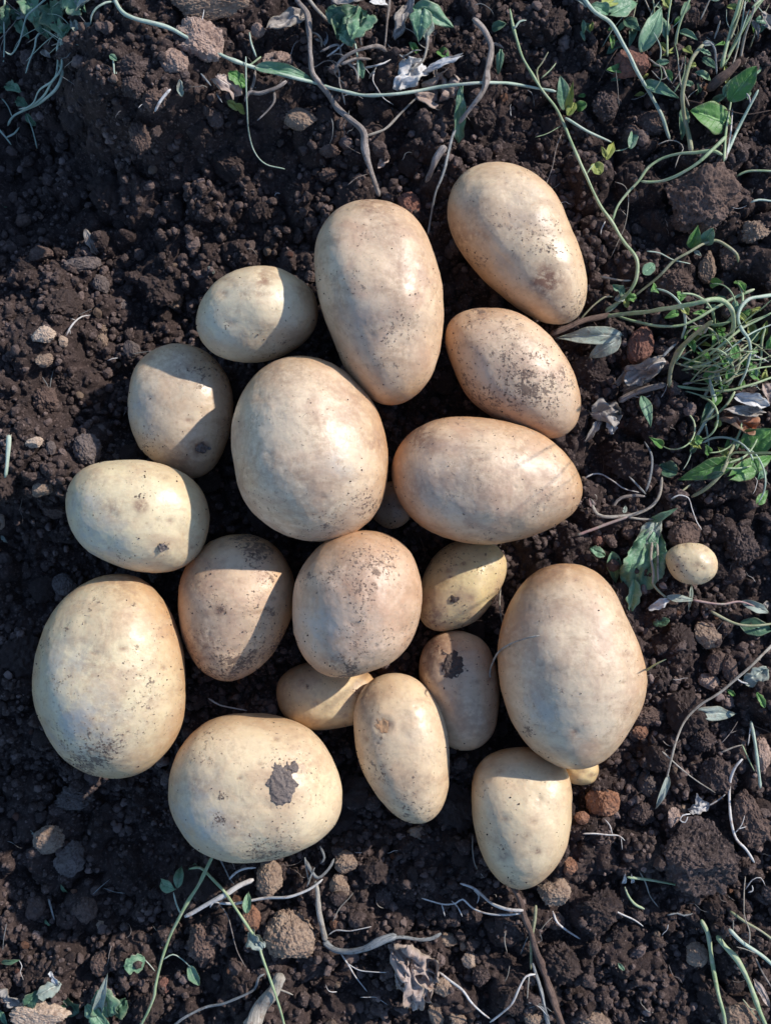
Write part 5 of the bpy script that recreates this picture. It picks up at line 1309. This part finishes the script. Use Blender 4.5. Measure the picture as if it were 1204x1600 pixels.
plant('weed_runner', 'curved olive stem at the right border below the lilac stalk', 'weed', [S('stem', 'olive', 5, '1110,955 1130,966 1155,976 1180,978 1210,974', [4, 7, 9]), L('leafdark', 1155, 975, 1205, 985, 28, 'oval', (4, 5), .3, .3)])
plant('leaf_scrap', 'dull green leaf scrap above the ridged tan stone, partly buried', 'leaf', [L('leafdark', 1020, 975, 1045, 968, 18, 'jag', (3, 4), .3, .4)], 'leaf scraps')
plant('bindweed_vine', 'long bare dry runner bowing from the right border to a withered pod', 'weed', [
    S('stem', 'straw', 4.8, '1212,1002 1180,1034 1150,1060 1122,1084 1092,1103 1070,1126 1056,1158 1048,1188 1041,1215', [14, 13, 12, 12, 11, 9]),
    L('leafpale', 1044, 1212, 1024, 1264, 20, 'lance', (8, 7), .65, .3, name='pod'), S('branch', 'white', 3, '1150,1060 1158,1066 1168,1068', 10)])
plant('dead_leaf', 'flat pale grey-green leaf under the dry runner', 'dead leaf', [L('leafpale', 1085, 1112, 1150, 1116, 26, 'lance', (7, 7), .3, .4)], 'dead leaves')
plant('dead_leaf', 'folded pale green leaf at the right border under the dry runner', 'dead leaf', [L('leafpale', 1162, 1068, 1198, 1044, 34, 'jag', (6, 7), .3, .6)], 'dead leaves')
plant('leaf_scrap', 'small bright green leaf fragment at the right border', 'leaf', [L('leaf', 1182, 1082, 1194, 1106, 12, 'jag', (4, 4), .4, .3)], 'leaf scraps')
plant('leaf_scrap', 'small green fragment beside the dry runner', 'leaf', [L('leaf', 1136, 1078, 1148, 1088, 8, 'lance', (4, 4), .4, .3)], 'leaf scraps')
plant('grass_stalk', 'short green grass blade at the right flank of the large egg-shaped potato', 'grass blade', [S('stem', 'green', 5, '996,1053 1012,1046 1026,1037 1040,1030', [18, 38, 58], (1, .4))])
P17 = PB[16]
def over(P, lst, lift=2.5):
    return [(x, y, float(potato_top(P, x, y)[2]) * 1000 + l) for (x, y), l in zip(lst, lift)]
plant('grass_stalk', 'thin dry grass curl bowing over the left flank of the large egg-shaped potato', 'grass blade', [
    S('stem', 'straw', 3.6, [(765, 1062, 20), (766, 1045, 27), (776, 1022, 38), (795, 1007, 50), (820, 998, 60), (843, 993, 64)], 0, (1, .7))])
plant('dry_stalk', 'upright pale green straw at the right border below the dry runner', 'dead stalk', [S('stem', 'teal', 6.5, '1173,1128 1178,1155 1183,1190 1187,1232', 9, (1, .8), rough=.2), S('branch', 'white', 2.5, '1172,1135 1170,1150 1168,1165', 6)], 'dead stalks')
plant('dry_stalk', 'bent green and white straw beside the upright pale green one', 'dead stalk', [S('stem', 'straw', 3, '1126,1176 1145,1168 1159,1164', 8), S('stem', 'green', 3, '1159,1164 1168,1185 1178,1205', 6)], 'dead stalks')
plant('rootlet', 'long white branching root along the right border', 'rootlet', [
    S('stem', 'white', 5, '1160,1186 1148,1200 1140,1225 1140,1260 1143,1290 1150,1312 1165,1328 1178,1348', [8, 8, 7, 7, 9, 9], (.9, .9)), S('branch', 'white', 3, '1139,1234 1125,1248 1105,1260', 7), S('branch', 'white', 2, '1148,1302 1158,1290 1163,1275', 7), S('branch', 'white', 2, '1152,1296 1165,1292', 7)], 'rootlets')
plant('dead_leaf', 'white torn papery leaf joined to the long branching root', 'dead leaf', [L('leafwhite', 1108, 1258, 1074, 1266, 26, 'jag', (8, 8), .3, .6), L('leafwhite', 1090, 1262, 1088, 1240, 14, 'jag', (8, 10), .3, .5), S('rootlet', 'white', 2.5, '1078,1272 1066,1274 1062,1282 1070,1285 1074,1276', 7)], 'dead leaves')
plant('rootlet', 'straight fine straw crossing the soil left of the white torn leaf', 'rootlet', [S('stem', 'straw', 2.5, '1034,1174 1060,1198 1085,1218 1117,1239', 8)], 'rootlets')
plant('rootlet', 'grey branched root hair right of the flat pale leaf', 'rootlet', [S('stem', 'dry', 2, '1126,1162 1140,1146 1152,1128', 7), S('branch', 'dry', 1.5, '1140,1146 1150,1142', 7)], 'rootlets')
plant('rootlet', 'branched white root right of the angular orange brown stone', 'rootlet', [S('stem', 'white', 2.6, '910,1303 930,1303 950,1305 966,1306 976,1314', 6), S('branch', 'white', 2, '956,1305 952,1290 944,1280', 6), S('branch', 'white', 1.5, '970,1310 972,1328', 6)], 'rootlets')

# --- bottom right
plant('grass_stalk', 'leftmost thick green stalk in the lower right corner', 'grass blade', [S('stem', 'green', 8.5, '1095,1438 1106,1462 1112,1500 1120,1545 1130,1585 1134,1620', [3, 6, 8, 10])], 'thick green stalks')
plant('grass_stalk', 'second thick green stalk with a bend in the lower right corner', 'grass blade', [S('stem', 'green', 10, '1120,1462 1135,1482 1152,1502 1168,1532 1180,1565 1200,1612', [3, 6, 9, 11], knots=2)], 'thick green stalks')
plant('grass_stalk', 'slim olive stalk running off the right border, uppermost of the corner stalks', 'grass blade', [S('stem', 'olive', 5, '1140,1424 1165,1442 1190,1456 1215,1475', [4, 7, 9])], 'thick green stalks')
plant('grass_stalk', 'blue-green stalk running off the right border below the slim olive one', 'grass blade', [S('stem', 'teal', 8, '1138,1452 1160,1474 1190,1494 1215,1518', [4, 7, 9])], 'thick green stalks')
plant('dead_leaf', 'narrow olive dead leaf between the corner stalks', 'dead leaf', [L('leaftan', 1178, 1530, 1202, 1575, 14, 'blade', (7, 6), .4, .4)], 'dead leaves')
plant('dry_twig', 'brown twig beside the narrow olive leaf in the corner', 'twig', [S('stem', 'dry', 3.5, '1180,1498 1190,1520 1206,1545', 8)], 'twigs and splinters')
plant('seedling', 'yellow-green sprig at the foot of the corner stalks', 'seedling', [S('stem', 'olive', 3, '1160,1562 1175,1582 1190,1600', 6), S('stem', 'olive', 2.5, '1168,1575 1185,1580', 6), S('stem', 'green', 2, '1150,1546 1158,1545', 5)], 'seedlings')
plant('rootlet', 'tangled fine roots above the corner stalks', 'rootlet', [
    S('stem', 'straw', 2.5, '1164,1370 1162,1395 1162,1430 1170,1455 1170,1478', 8), S('branch', 'white', 2, '1164,1390 1175,1375 1188,1372 1195,1385', 8), S('branch', 'white', 2.5, '1168,1395 1175,1392 1174,1384', 8), S('branch', 'straw', 2, '1150,1480 1165,1484 1180,1490', 7), S('branch', 'straw', 2, '1145,1438 1145,1455', 6)], 'rootlets')
plant('weed_runner', 'fallen green stem fragment with pale buds left of the very big clod', 'weed', [
    S('stem', 'green', 5.5, '980,1371 1000,1373 1030,1378 1065,1385', [7, 6, 4], (1, .6)), L('leafwhite', 972, 1380, 976, 1366, 8, 'oval', (7, 8), .5, .2, name='bud'), L('leafwhite', 987, 1380, 986, 1366, 6, 'oval', (7, 8), .5, .2, name='bud')])
plant('weed_runner', 'short thick green stem fragment just below the fallen one', 'weed', [S('stem', 'green', 5.5, '976,1386 982,1402 992,1414 1006,1421', [5, 4], (.8, 1))])
for pth, w, mt, lab in [('959,1424 975,1431 990,1438 1004,1448', 3, 'white', 'white root thread below the short green fragment'), ('1042,1430 1058,1427 1068,1431 1082,1428', 3.5, 'greyfib', 'bluish root thread left of the corner stalks'),
    ('998,1361 1008,1380 1015,1400 1028,1418', 2.6, 'straw', 'straw thread crossing the fallen green stem'), ('863,1424 870,1442 888,1456 906,1468', 4, 'white', 'white root below the rough tan stone'),
    ('862,1434 850,1446 842,1458', 1.8, 'straw', 'fine root linking the white root to the woody root'), ('325,1091 342,1101 362,1106 386,1111', 3, 'white', 'white root tip above the mud-flaked potato'),
    ('782,918 780,945 783,968 788,985', 3.2, 'straw', 'pale root in the gap left of the large egg-shaped potato'), ('738,1306 738,1330 742,1352 756,1372', 2.2, 'straw', 'fine root hugging the left flank of the lowest potato'),
    ('690,1268 705,1280 722,1291', 1.8, 'wood', 'thin root between the oblong potato and the lowest one'), ('10,1444 6,1465 4,1486', 1.8, 'greyfib', 'faint curved hair root at the lower left border'),
    ('145,1398 155,1388 172,1374', 1.5, 'greyfib', 'faint straight hair root in the lower left shade'), ('162,1388 178,1394 195,1396', 1.8, 'greyfib', 'faint bent hair root in the lower left shade'),
    ('66,589 72,598 76,606', 1.8, 'greyfib', 'tiny hair root below the tan stone, left one'), ('84,576 80,592 78,608', 2, 'greyfib', 'tiny hair root below the tan stone, right one'),
    ('168,563 176,560 184,559', 2.2, 'white', 'tiny bright root fleck near the scarred medium potato'), ('205,553 225,550 245,547', 1.4, 'greyfib', 'fine root reaching the scarred medium potato'),
    ('655,838 662,855 665,872', 2, 'wood', 'dark thread above the small yellow potato with a black speck'), ('1168,1130 1204,1145 1215,1150', 2, 'wood', 'dark thin root at the right border near the upright straw'), ('500,55 520,62 545,66', 0, '', '')]:
    if w: plant('rootlet', lab, 'rootlet', [S('stem', mt, w, pth, 4)], 'rootlets')
plant('rootlet', 'white forked rootlet in the dark soil at the left', 'rootlet', [S('stem', 'white', 3.8, '103,525 108,514 117,502 128,494 141,492', [7, 9, 9], (1, .5)), S('branch', 'white', 1.8, '118,500 112,498 107,495', 8), S('branch', 'greyfib', 1.5, '122,492 132,488 144,482', 8), S('branch', 'white', 1.5, '109,515 110,522', 8)], 'rootlets')
plant('cut_stalk', 'short cut pale green stalk lying at the left border', 'dead stalk', [S('stem', 'teal', 8, '14,680 13,700 11,722 8,746', 5, (1.1, .9), rough=.15), S('branch', 'straw', 2.5, '12,686 10,679', 6), S('branch', 'straw', 2.5, '16,686 18,678', 6)])
plant('dry_twig', 'pale straight stick fragment in the lower left shade', 'twig', [S('stem', 'greyfib', 4, '76,1405 80,1420 85,1438', 4)], 'twigs and splinters')

# --- bottom middle
plant('woody_root', 'long woody brown root running down from the lowest potato with white side roots', 'root', [
    S('stem', 'wood', 13, '796,1384 812,1408 822,1440 834,1475 846,1512 858,1550 880,1610', [8, 5, 5, 6, 7], (.55, 1.15), rough=.3, knots=2), S('stem', 'greyfib', 8, '832,1505 842,1540 852,1580 858,1610', [6, 8], (.6, 1.1), rough=.35),
    S('side_root', 'white', 5, '818,1423 795,1421 770,1413 752,1398 738,1388 718,1381', [7, 6, 7], (1, .8), rough=.25), S('side_root', 'white', 3.2, '815,1427 785,1430 760,1428 738,1420 722,1406 712,1412 695,1414 678,1410 658,1404', [6, 6, 8, 6]),
    S('side_root', 'white', 2.5, '705,1408 715,1418 722,1433', 6), S('side_root', 'white', 2.5, '690,1414 695,1432', 5), S('side_root', 'white', 2.4, '740,1392 748,1400 745,1412', 6),
    S('side_root', 'dry', 2.5, '796,1388 785,1375 778,1366', 10), S('side_root', 'wood', 2.5, '802,1392 800,1380 806,1376', 14)], 'roots')
plant('dry_stalk', 'pale yellow-green straw behind the woody root', 'dead stalk', [S('stem', 'olive', 6, '837,1415 835,1440 830,1470 828,1516', 4), S('branch', 'straw', 2.5, '826,1525 824,1550 823,1570', 4)], 'dead stalks')
plant('rootlet', 'white root bowing from the woody root to the bottom border', 'rootlet', [S('stem', 'white', 3.8, '836,1523 822,1526 812,1542 800,1568 785,1583 765,1598', [6, 8, 8, 6])], 'rootlets')
plant('rootlet', 'long white root from the crumpled tan leaf to the bottom border', 'rootlet', [S('stem', 'white', 4, '686,1520 705,1535 722,1548 735,1566 752,1582 766,1593', [8, 8, 7])], 'rootlets')
plant('fibre_wisp', 'bluish frayed fibre wisp beside the foot of the woody root', 'plant fibre', [
    S('fibre', 'greyfib', 2, '822,1570 835,1568 848,1575 858,1590', 8), S('fibre', 'greyfib', 2, '826,1576 840,1572 852,1580 860,1596', 9), S('fibre', 'white', 1.6, '824,1566 842,1574 855,1588', 9), S('fibre', 'greyfib', 1.6, '830,1566 846,1570 862,1582', 9)])
plant('rootlet', 'blue-white forked root hair left of the woody root', 'rootlet', [S('stem', 'greyfib', 2, '824,1464 818,1478 813,1492', 5), S('branch', 'greyfib', 1.6, '843,1458 846,1470 840,1472', 5)], 'rootlets')
plant('dead_leaf', 'big crumpled tan dead leaf at the bottom, hanging on the grey straw stalk', 'dead leaf', [
    L('leaftan', 612, 1482, 684, 1532, 66, 'jag', (8, 11), .3, .9), L('leaftan', 640, 1500, 648, 1578, 40, 'jag', (9, 6), .6, .9), L('leaftan', 622, 1500, 628, 1548, 20, 'jag', (7, 5), .6, .8), L('leaftan', 670, 1520, 664, 1560, 26, 'jag', (10, 6), .6, .8)], 'dead leaves')
plant('dry_stalk', 'grey fibrous straw stalk with a right-angle bend below the mud-flaked potato', 'dead stalk', [
    S('stem', 'straw', 8.5, '492,1378 497,1400 500,1430 505,1455 508,1472', [9, 8, 7], (.9, 1.3), rough=.2), S('stem', 'greyfib', 11, '506,1472 522,1484 545,1486 575,1480 600,1468 620,1463', [6, 7, 7], (.9, .9), rough=.45, knots=2),
    S('stem', 'greyfib', 8, '600,1468 625,1464 655,1468 676,1466 688,1458', [7, 6], (.8, .9), rough=.35), S('branch', 'greyfib', 7, '478,1345 486,1360 498,1372 515,1356 522,1342', [8, 9, 8], rough=.4), S('branch', 'greyfib', 5, '500,1322 506,1340 500,1350', 10, rough=.4),
    S('branch', 'greyfib', 4, '476,1340 478,1356 482,1378', 8, rough=.3), S('rootlet', 'white', 2.5, '532,1490 545,1510 556,1528 573,1550', 6), S('rootlet', 'white', 2, '540,1504 560,1516 582,1519 606,1520', 6), S('rootlet', 'white', 2.4, '512,1462 525,1454 545,1455 562,1452 580,1448', 6), S('rootlet', 'straw', 2, '520,1440 530,1420 545,1404 552,1395', 6),
    S('branch', 'greyfib', 4, '480,1385 486,1368 492,1356', 9)], 'dead stalks')
plant('rootlet', 'long white root crossing in front of the angular upright tan stone', 'rootlet', [S('stem', 'white', 5, '342,1412 365,1412 392,1407 415,1403 450,1402 478,1393 492,1384 504,1374', [8, 11, 13, 12, 11], rough=.15)], 'rootlets')
plant('dry_stalk', 'thick whitish straw crossing both green stems below the mud-flaked potato', 'dead stalk', [S('stem', 'white', 9, '288,1433 312,1420 345,1403 372,1386 396,1375', [7, 8, 7], (.8, 1), rough=.2), S('rootlet', 'dry', 2.5, '342,1412 355,1430 362,1455 370,1485 384,1512', 6), S('rootlet', 'white', 3, '328,1418 334,1410 345,1412', 9)], 'dead stalks')
plant('rootlet', 'wavy grey root just under the mud-flaked potato, left one', 'rootlet', [S('stem', 'greyfib', 3, '341,1338 350,1355 358,1372 366,1382', 6)], 'rootlets')
plant('rootlet', 'curved pale root just under the mud-flaked potato, right one', 'rootlet', [S('stem', 'white', 4, '358,1374 368,1364 382,1358 400,1356', 7)], 'rootlets')
plant('bindweed_vine', 'green stem descending leftwards from the mud-flaked potato to the bottom border', 'weed', [
    S('stem', 'green', 6.5, '332,1337 315,1372 296,1405 282,1430 266,1462 253,1498 243,1538 241,1558 232,1580 218,1605', [12, 12, 11, 11, 9, 8], knots=3),
    S('branch', 'teal', 4, '282,1428 275,1412 271,1395', 11), L('leafteal', 274, 1390, 252, 1374, 22, 'lance', (12, 12), .4, .4), L('leafteal', 277, 1388, 284, 1353, 17, 'lance', (12, 15), .4, .2), S('branch', 'teal', 2.8, '254,1500 270,1492 285,1500 298,1512', 9), L('leafteal', 296, 1508, 312, 1540, 26, 'lance', (9, 7), .7, .3)])
plant('bindweed_vine', 'green stem descending rightwards past the largest rounded stone', 'weed', [
    S('stem', 'green', 5.5, '296,1358 312,1356 330,1372 352,1395 372,1425 392,1456 402,1470 408,1492 420,1525 432,1560 446,1608', [8, 10, 12, 12, 11, 10], knots=2),
    L('leafteal', 296, 1370, 306, 1350, 16, 'jag', (9, 10), .4, .4), L('leafteal', 385, 1428, 388, 1394, 18, 'lance', (12, 15), .8, .3), L('leafpale', 388, 1456, 412, 1482, 28, 'jag', (13, 12), .6, .8, lab='crumpled pale leaf knot'), L('leafpale', 400, 1462, 414, 1480, 16, 'jag', (13, 12), .6, .7)])
plant('bindweed_vine', 'blue-grey runner along the bottom border beside the thick stick', 'weed', [S('stem', 'greyfib', 5.5, '262,1612 290,1590 320,1575 350,1568 380,1556 398,1545 404,1528 414,1522', [5, 6, 7])])
plant('thick_stick', 'thick pale tan stick poking up from the bottom border', 'stick', [S('stem', 'straw', 24, '438,1524 428,1548 408,1578 384,1612', [3, 4, 6], (.75, 1.2), rough=.15)])
plant('dry_twig', 'thin tan splinter pointing right from the thick stick', 'twig', [S('stem', 'straw', 3.5, '434,1546 446,1550 458,1555', 7)], 'twigs and splinters')
plant('leaf_scrap', 'blue-green leaf alone in the lower left shade', 'leaf', [L('leafteal', 226, 1498, 194, 1512, 34, 'jag', (7, 6), .25, .35), S('petiole', 'teal', 2.5, '222,1496 232,1506 242,1518', 6)], 'leaf scraps')
plant('broad_weed', 'curled olive green leaves at the bottom border, lower left', 'weed', [
    L('leafpale', 152, 1590, 168, 1522, 24, 'lance', (9, 14), .8, .2), L('leafteal', 172, 1588, 158, 1546, 48, 'jag', (10, 10), .3, .5), L('leafdark', 178, 1584, 196, 1562, 34, 'jag', (8, 7), .3, .5), L('leafteal', 135, 1570, 172, 1608, 30, 'jag', (10, 10), .5, .5), L('leafpale', 165, 1580, 176, 1560, 18, 'lance', (12, 13), .3, .3)])
plant('dead_leaf', 'pale grey-green limp leaf above the big pale corner stone', 'dead leaf', [L('leafpale', 95, 1536, 58, 1556, 26, 'jag', (8, 8), .3, .6), L('leafdark', 60, 1550, 40, 1572, 26, 'jag', (6, 6), .3, .5), L('leafdark', 100, 1560, 120, 1585, 34, 'jag', (5, 5), .3, .6)], 'dead leaves')
plant('leaf_scrap', 'two small white flecks of torn leaf above the limp leaf', 'leaf', [L('leafwhite', 79, 1518, 80, 1528, 9, 'jag', (7, 7), .3, .3), L('leafwhite', 82, 1526, 90, 1540, 12, 'jag', (8, 8), .3, .3)], 'leaf scraps')
plant('leaf_scrap', 'ragged lilac grey fibre mat at the lower left border', 'leaf', [L('leafgrey', -4, 1545, 30, 1570, 26, 'jag', (6, 6), .3, 1.), L('leafteal', 0, 1580, 12, 1602, 10, 'blade', (6, 6), .3, .3)], 'leaf scraps')
plant('leaf_scrap', 'thin dim leaf edge at the lower left border', 'leaf', [L('leafdark', 2, 1504, 32, 1500, 10, 'lance', (4, 4), .4, .3)], 'leaf scraps')
for px, py, r, lab in [(49, 1300, 6, 'tiny blue-white fleck beside the rusty-spotted stone'), (33, 1449, 5, 'tiny blue-white fleck in the lower left shade'), (74, 1442, 6, 'tiny ragged grey-blue fleck near the shaded stick fragment'), (100, 1389, 8, 'small blue-grey flake between the shaded stones'), (6, 842, 8, 'pale blue flake at the left border'), (5, 318, 8, 'thin teal flake at the upper left border'), (137, 113, 6, 'short bluish stalk bit standing on the ridge'), (330, 422, 8, 'pale blue fleck left of the small pale potato'), (970, 1511, 8, 'tiny blue-green sprout on the open soil, bottom right')]:
    plant('leaf_fleck', lab, 'leaf fleck', [L('leafpale' if 'white' in lab or 'pale' in lab else 'leafteal', px - r * .6, py - r * .7, px + r * .6, py + r * .7, r * .9, 'jag', (3, 3), .3, .5)], 'small flecks of leaf')
plant('rootlet', 'fan of fine root hairs on the rough tan stone and soil, bottom middle', 'rootlet', [S('stem', 'straw', 1.8, '790,1455 788,1470 792,1490', 5), S('branch', 'straw', 1.6, '796,1510 793,1525 788,1535', 5)], 'rootlets')
# --- denser undergrowth and fibres
rp = random.Random(99)
for k in range(16):                       # fine curling tendrils and blades in the right hand fan
    x0, y0 = rp.uniform(1050, 1150), rp.uniform(540, 612)
    ang = math.radians(rp.uniform(-8, 48)); ln = rp.uniform(50, 130)
    bend = rp.uniform(-30, 30)
    P = [(x0, y0), (x0 + math.cos(ang) * ln * .5 + bend * .3, y0 - math.sin(ang) * ln * .5 + bend), (x0 + math.cos(ang) * ln, y0 - math.sin(ang) * ln + rp.uniform(-10, 10))]
    plant('grass_stalk', 'fine green grass stalk in the tangle at the right border', 'grass stalk', [S('stem', rp.choice(['green', 'green', 'olive', 'green', 'teal']), rp.uniform(3, 5.5), P, [4, rp.uniform(6, 14), rp.uniform(6, 14)], (.8, .4))], 'fine stalks in the right border tangle')
for k in range(38):
    x0, y0 = rp.uniform(1060, 1200), rp.uniform(470, 620)
    a = rp.uniform(0, 6.28); ln = rp.uniform(14, 30)
    plant('small_leaf', 'small ragged green leaf in the tangle at the right border', 'leaf', [L(rp.choice(['leaf', 'leafteal', 'leaf', 'leafyellow']), x0, y0, x0 + ln * math.cos(a), y0 + ln * math.sin(a), ln * rp.uniform(.35, .6), rp.choice(['lance', 'jag', 'oval']), (rp.uniform(5, 9), rp.uniform(6, 14)), rp.uniform(.2, .6), rp.uniform(.2, .6))], 'small ragged leaves at the right border')
for k in range(15):                       # curling stems with leaves, right border
    x0, y0 = rp.uniform(1060, 1165), rp.uniform(480, 700)
    a = rp.uniform(-1.3, 1.3); turn = rp.choice([-1, 1]) * rp.uniform(.25, .6)
    P = [(x0, y0)]
    for q in range(6):
        P.append((P[-1][0] + math.cos(a) * 17, P[-1][1] - math.sin(a) * 17)); a += turn
    e, g = P[-1], P[3]
    plant('bindweed_shoot', 'curling bindweed shoot with small lobed leaves in the right border tangle', 'weed', [
        S('stem', rp.choice(['green', 'teal', 'green', 'olive']), rp.uniform(3.5, 6), P, [4, 10, rp.uniform(10, 20), rp.uniform(8, 18)], (1, .6)),
        L('leaf', e[0], e[1], e[0] + rp.uniform(-20, 20), e[1] + rp.uniform(-20, 20), rp.uniform(12, 20), 'arrow', (16, 18), .3, .4),
        L(rp.choice(['leaf', 'leafteal', 'leafyellow']), g[0], g[1], g[0] + rp.uniform(-18, 18), g[1] + rp.uniform(8, 22), rp.uniform(9, 15), 'arrow', (13, 14), .4, .5)], 'curling shoots at the right border')
for k in range(34):                       # top right undergrowth
    x0, y0 = rp.uniform(905, 1200), rp.uniform(-5, 150)
    a = rp.uniform(0, 6.28); ln = rp.uniform(12, 30)
    plant('small_leaf', 'small shaded green leaf low among the top right weeds', 'leaf', [L(rp.choice(['leafdark', 'leafteal', 'leaf', 'leafdark', 'leafyellow']), x0, y0, x0 + ln * math.cos(a), y0 + ln * math.sin(a), ln * rp.uniform(.3, .6), rp.choice(['lance', 'jag', 'oval']), (rp.uniform(3, 6), rp.uniform(3, 10)), rp.uniform(.2, .6), rp.uniform(.2, .6))], 'small leaves under the top right weeds')
for k in range(20):
    x0, y0 = rp.uniform(930, 1200), rp.uniform(20, 170)
    a = rp.uniform(.9, 2.0); ln = rp.uniform(40, 90)
    P = [(x0, y0), (x0 + math.cos(a) * ln * .5 + rp.uniform(-9, 9), y0 - math.sin(a) * ln * .5), (x0 + math.cos(a) * ln, y0 - math.sin(a) * ln)]
    plant('grass_stalk', 'thin grass stalk standing among the top right weeds', 'grass stalk', [S('stem', rp.choice(['green', 'olive', 'teal', 'straw']), rp.uniform(1.8, 4), P, [3, rp.uniform(5, 9), rp.uniform(6, 12)], (.9, .4))], 'thin stalks among the top right weeds')
for k in range(20):                       # top left tangle
    x0, y0 = rp.uniform(-5, 120), rp.uniform(-5, 120)
    a = rp.uniform(0, 6.28); ln = rp.uniform(30, 80)
    P = [(x0, y0), (x0 + math.cos(a) * ln * .5 + rp.uniform(-14, 14), y0 + math.sin(a) * ln * .5 + rp.uniform(-14, 14)), (x0 + math.cos(a) * ln, y0 + math.sin(a) * ln)]
    plant('rootlet', 'thin pale tendril in the shaded top left tangle', 'rootlet', [S('stem', rp.choice(['teal', 'greyfib', 'straw', 'teal']), rp.uniform(1.4, 3), P, [6, rp.uniform(8, 16), 8], (.9, .4))], 'tendrils in the top left tangle')
for k in range(12):
    x0, y0 = rp.uniform(-5, 150), rp.uniform(-10, 60)
    a = rp.uniform(0, 6.28); ln = rp.uniform(16, 34)
    plant('small_leaf', 'small crumpled leaf in the shaded top left tangle', 'leaf', [L(rp.choice(['leafdark', 'leafteal', 'leafpale']), x0, y0, x0 + ln * math.cos(a), y0 + ln * math.sin(a), ln * rp.uniform(.5, .8), 'jag', (rp.uniform(8, 12), rp.uniform(8, 14)), rp.uniform(.2, .6), rp.uniform(.4, .8))], 'small leaves in the top left tangle')
for k in range(16):                       # dry tangle at the top
    x0, y0 = rp.uniform(500, 720), rp.uniform(40, 215)
    a = rp.uniform(0, 6.28); ln = rp.uniform(25, 75)
    P = [(x0, y0)]
    for q in range(4):
        a += rp.uniform(-.7, .7); P.append((P[-1][0] + math.cos(a) * ln / 4, P[-1][1] + math.sin(a) * ln / 4))
    plant('dry_twig', 'thin bleached dry twig in the tangle above the topmost potato', 'twig', [S('stem', rp.choice(['dry', 'straw', 'greyfib', 'white']), rp.uniform(1.8, 4.5), P, [3, rp.uniform(5, 11), 5], (1, .5), rough=.3)], 'bleached twigs above the topmost potato')
nf = 0
while nf < 110:                           # root hairs everywhere
    x0, y0 = rp.uniform(0, 1204), rp.uniform(0, 1600)
    if x0 < 350 and rp.random() < .65: continue
    if 200 < y0 < 1300 and x0 < 950 and rp.random() < .6: continue
    w_ = at(x0, y0, 0)
    if inside_potato(w_[0], w_[1], 1.12): continue
    a = rp.uniform(0, 6.28); ln = rp.uniform(12, 60) * (.4 + .6 * rp.random())
    P, x, y = [], x0, y0
    for q in range(5):
        P.append((x, y)); a += rp.uniform(-.8, .8); x += math.cos(a) * ln / 4; y += math.sin(a) * ln / 4
    plant('root_hair', 'fine pale root hair lying loose on the soil', 'root hair', [S('stem', rp.choice(['straw', 'white', 'dry', 'dry', 'greyfib']), rp.uniform(.9, 2.0), P, rp.uniform(1.5, 3.5), (1, .4))], 'fine loose root hairs')
    nf += 1
print('objects', len(SC.objects))
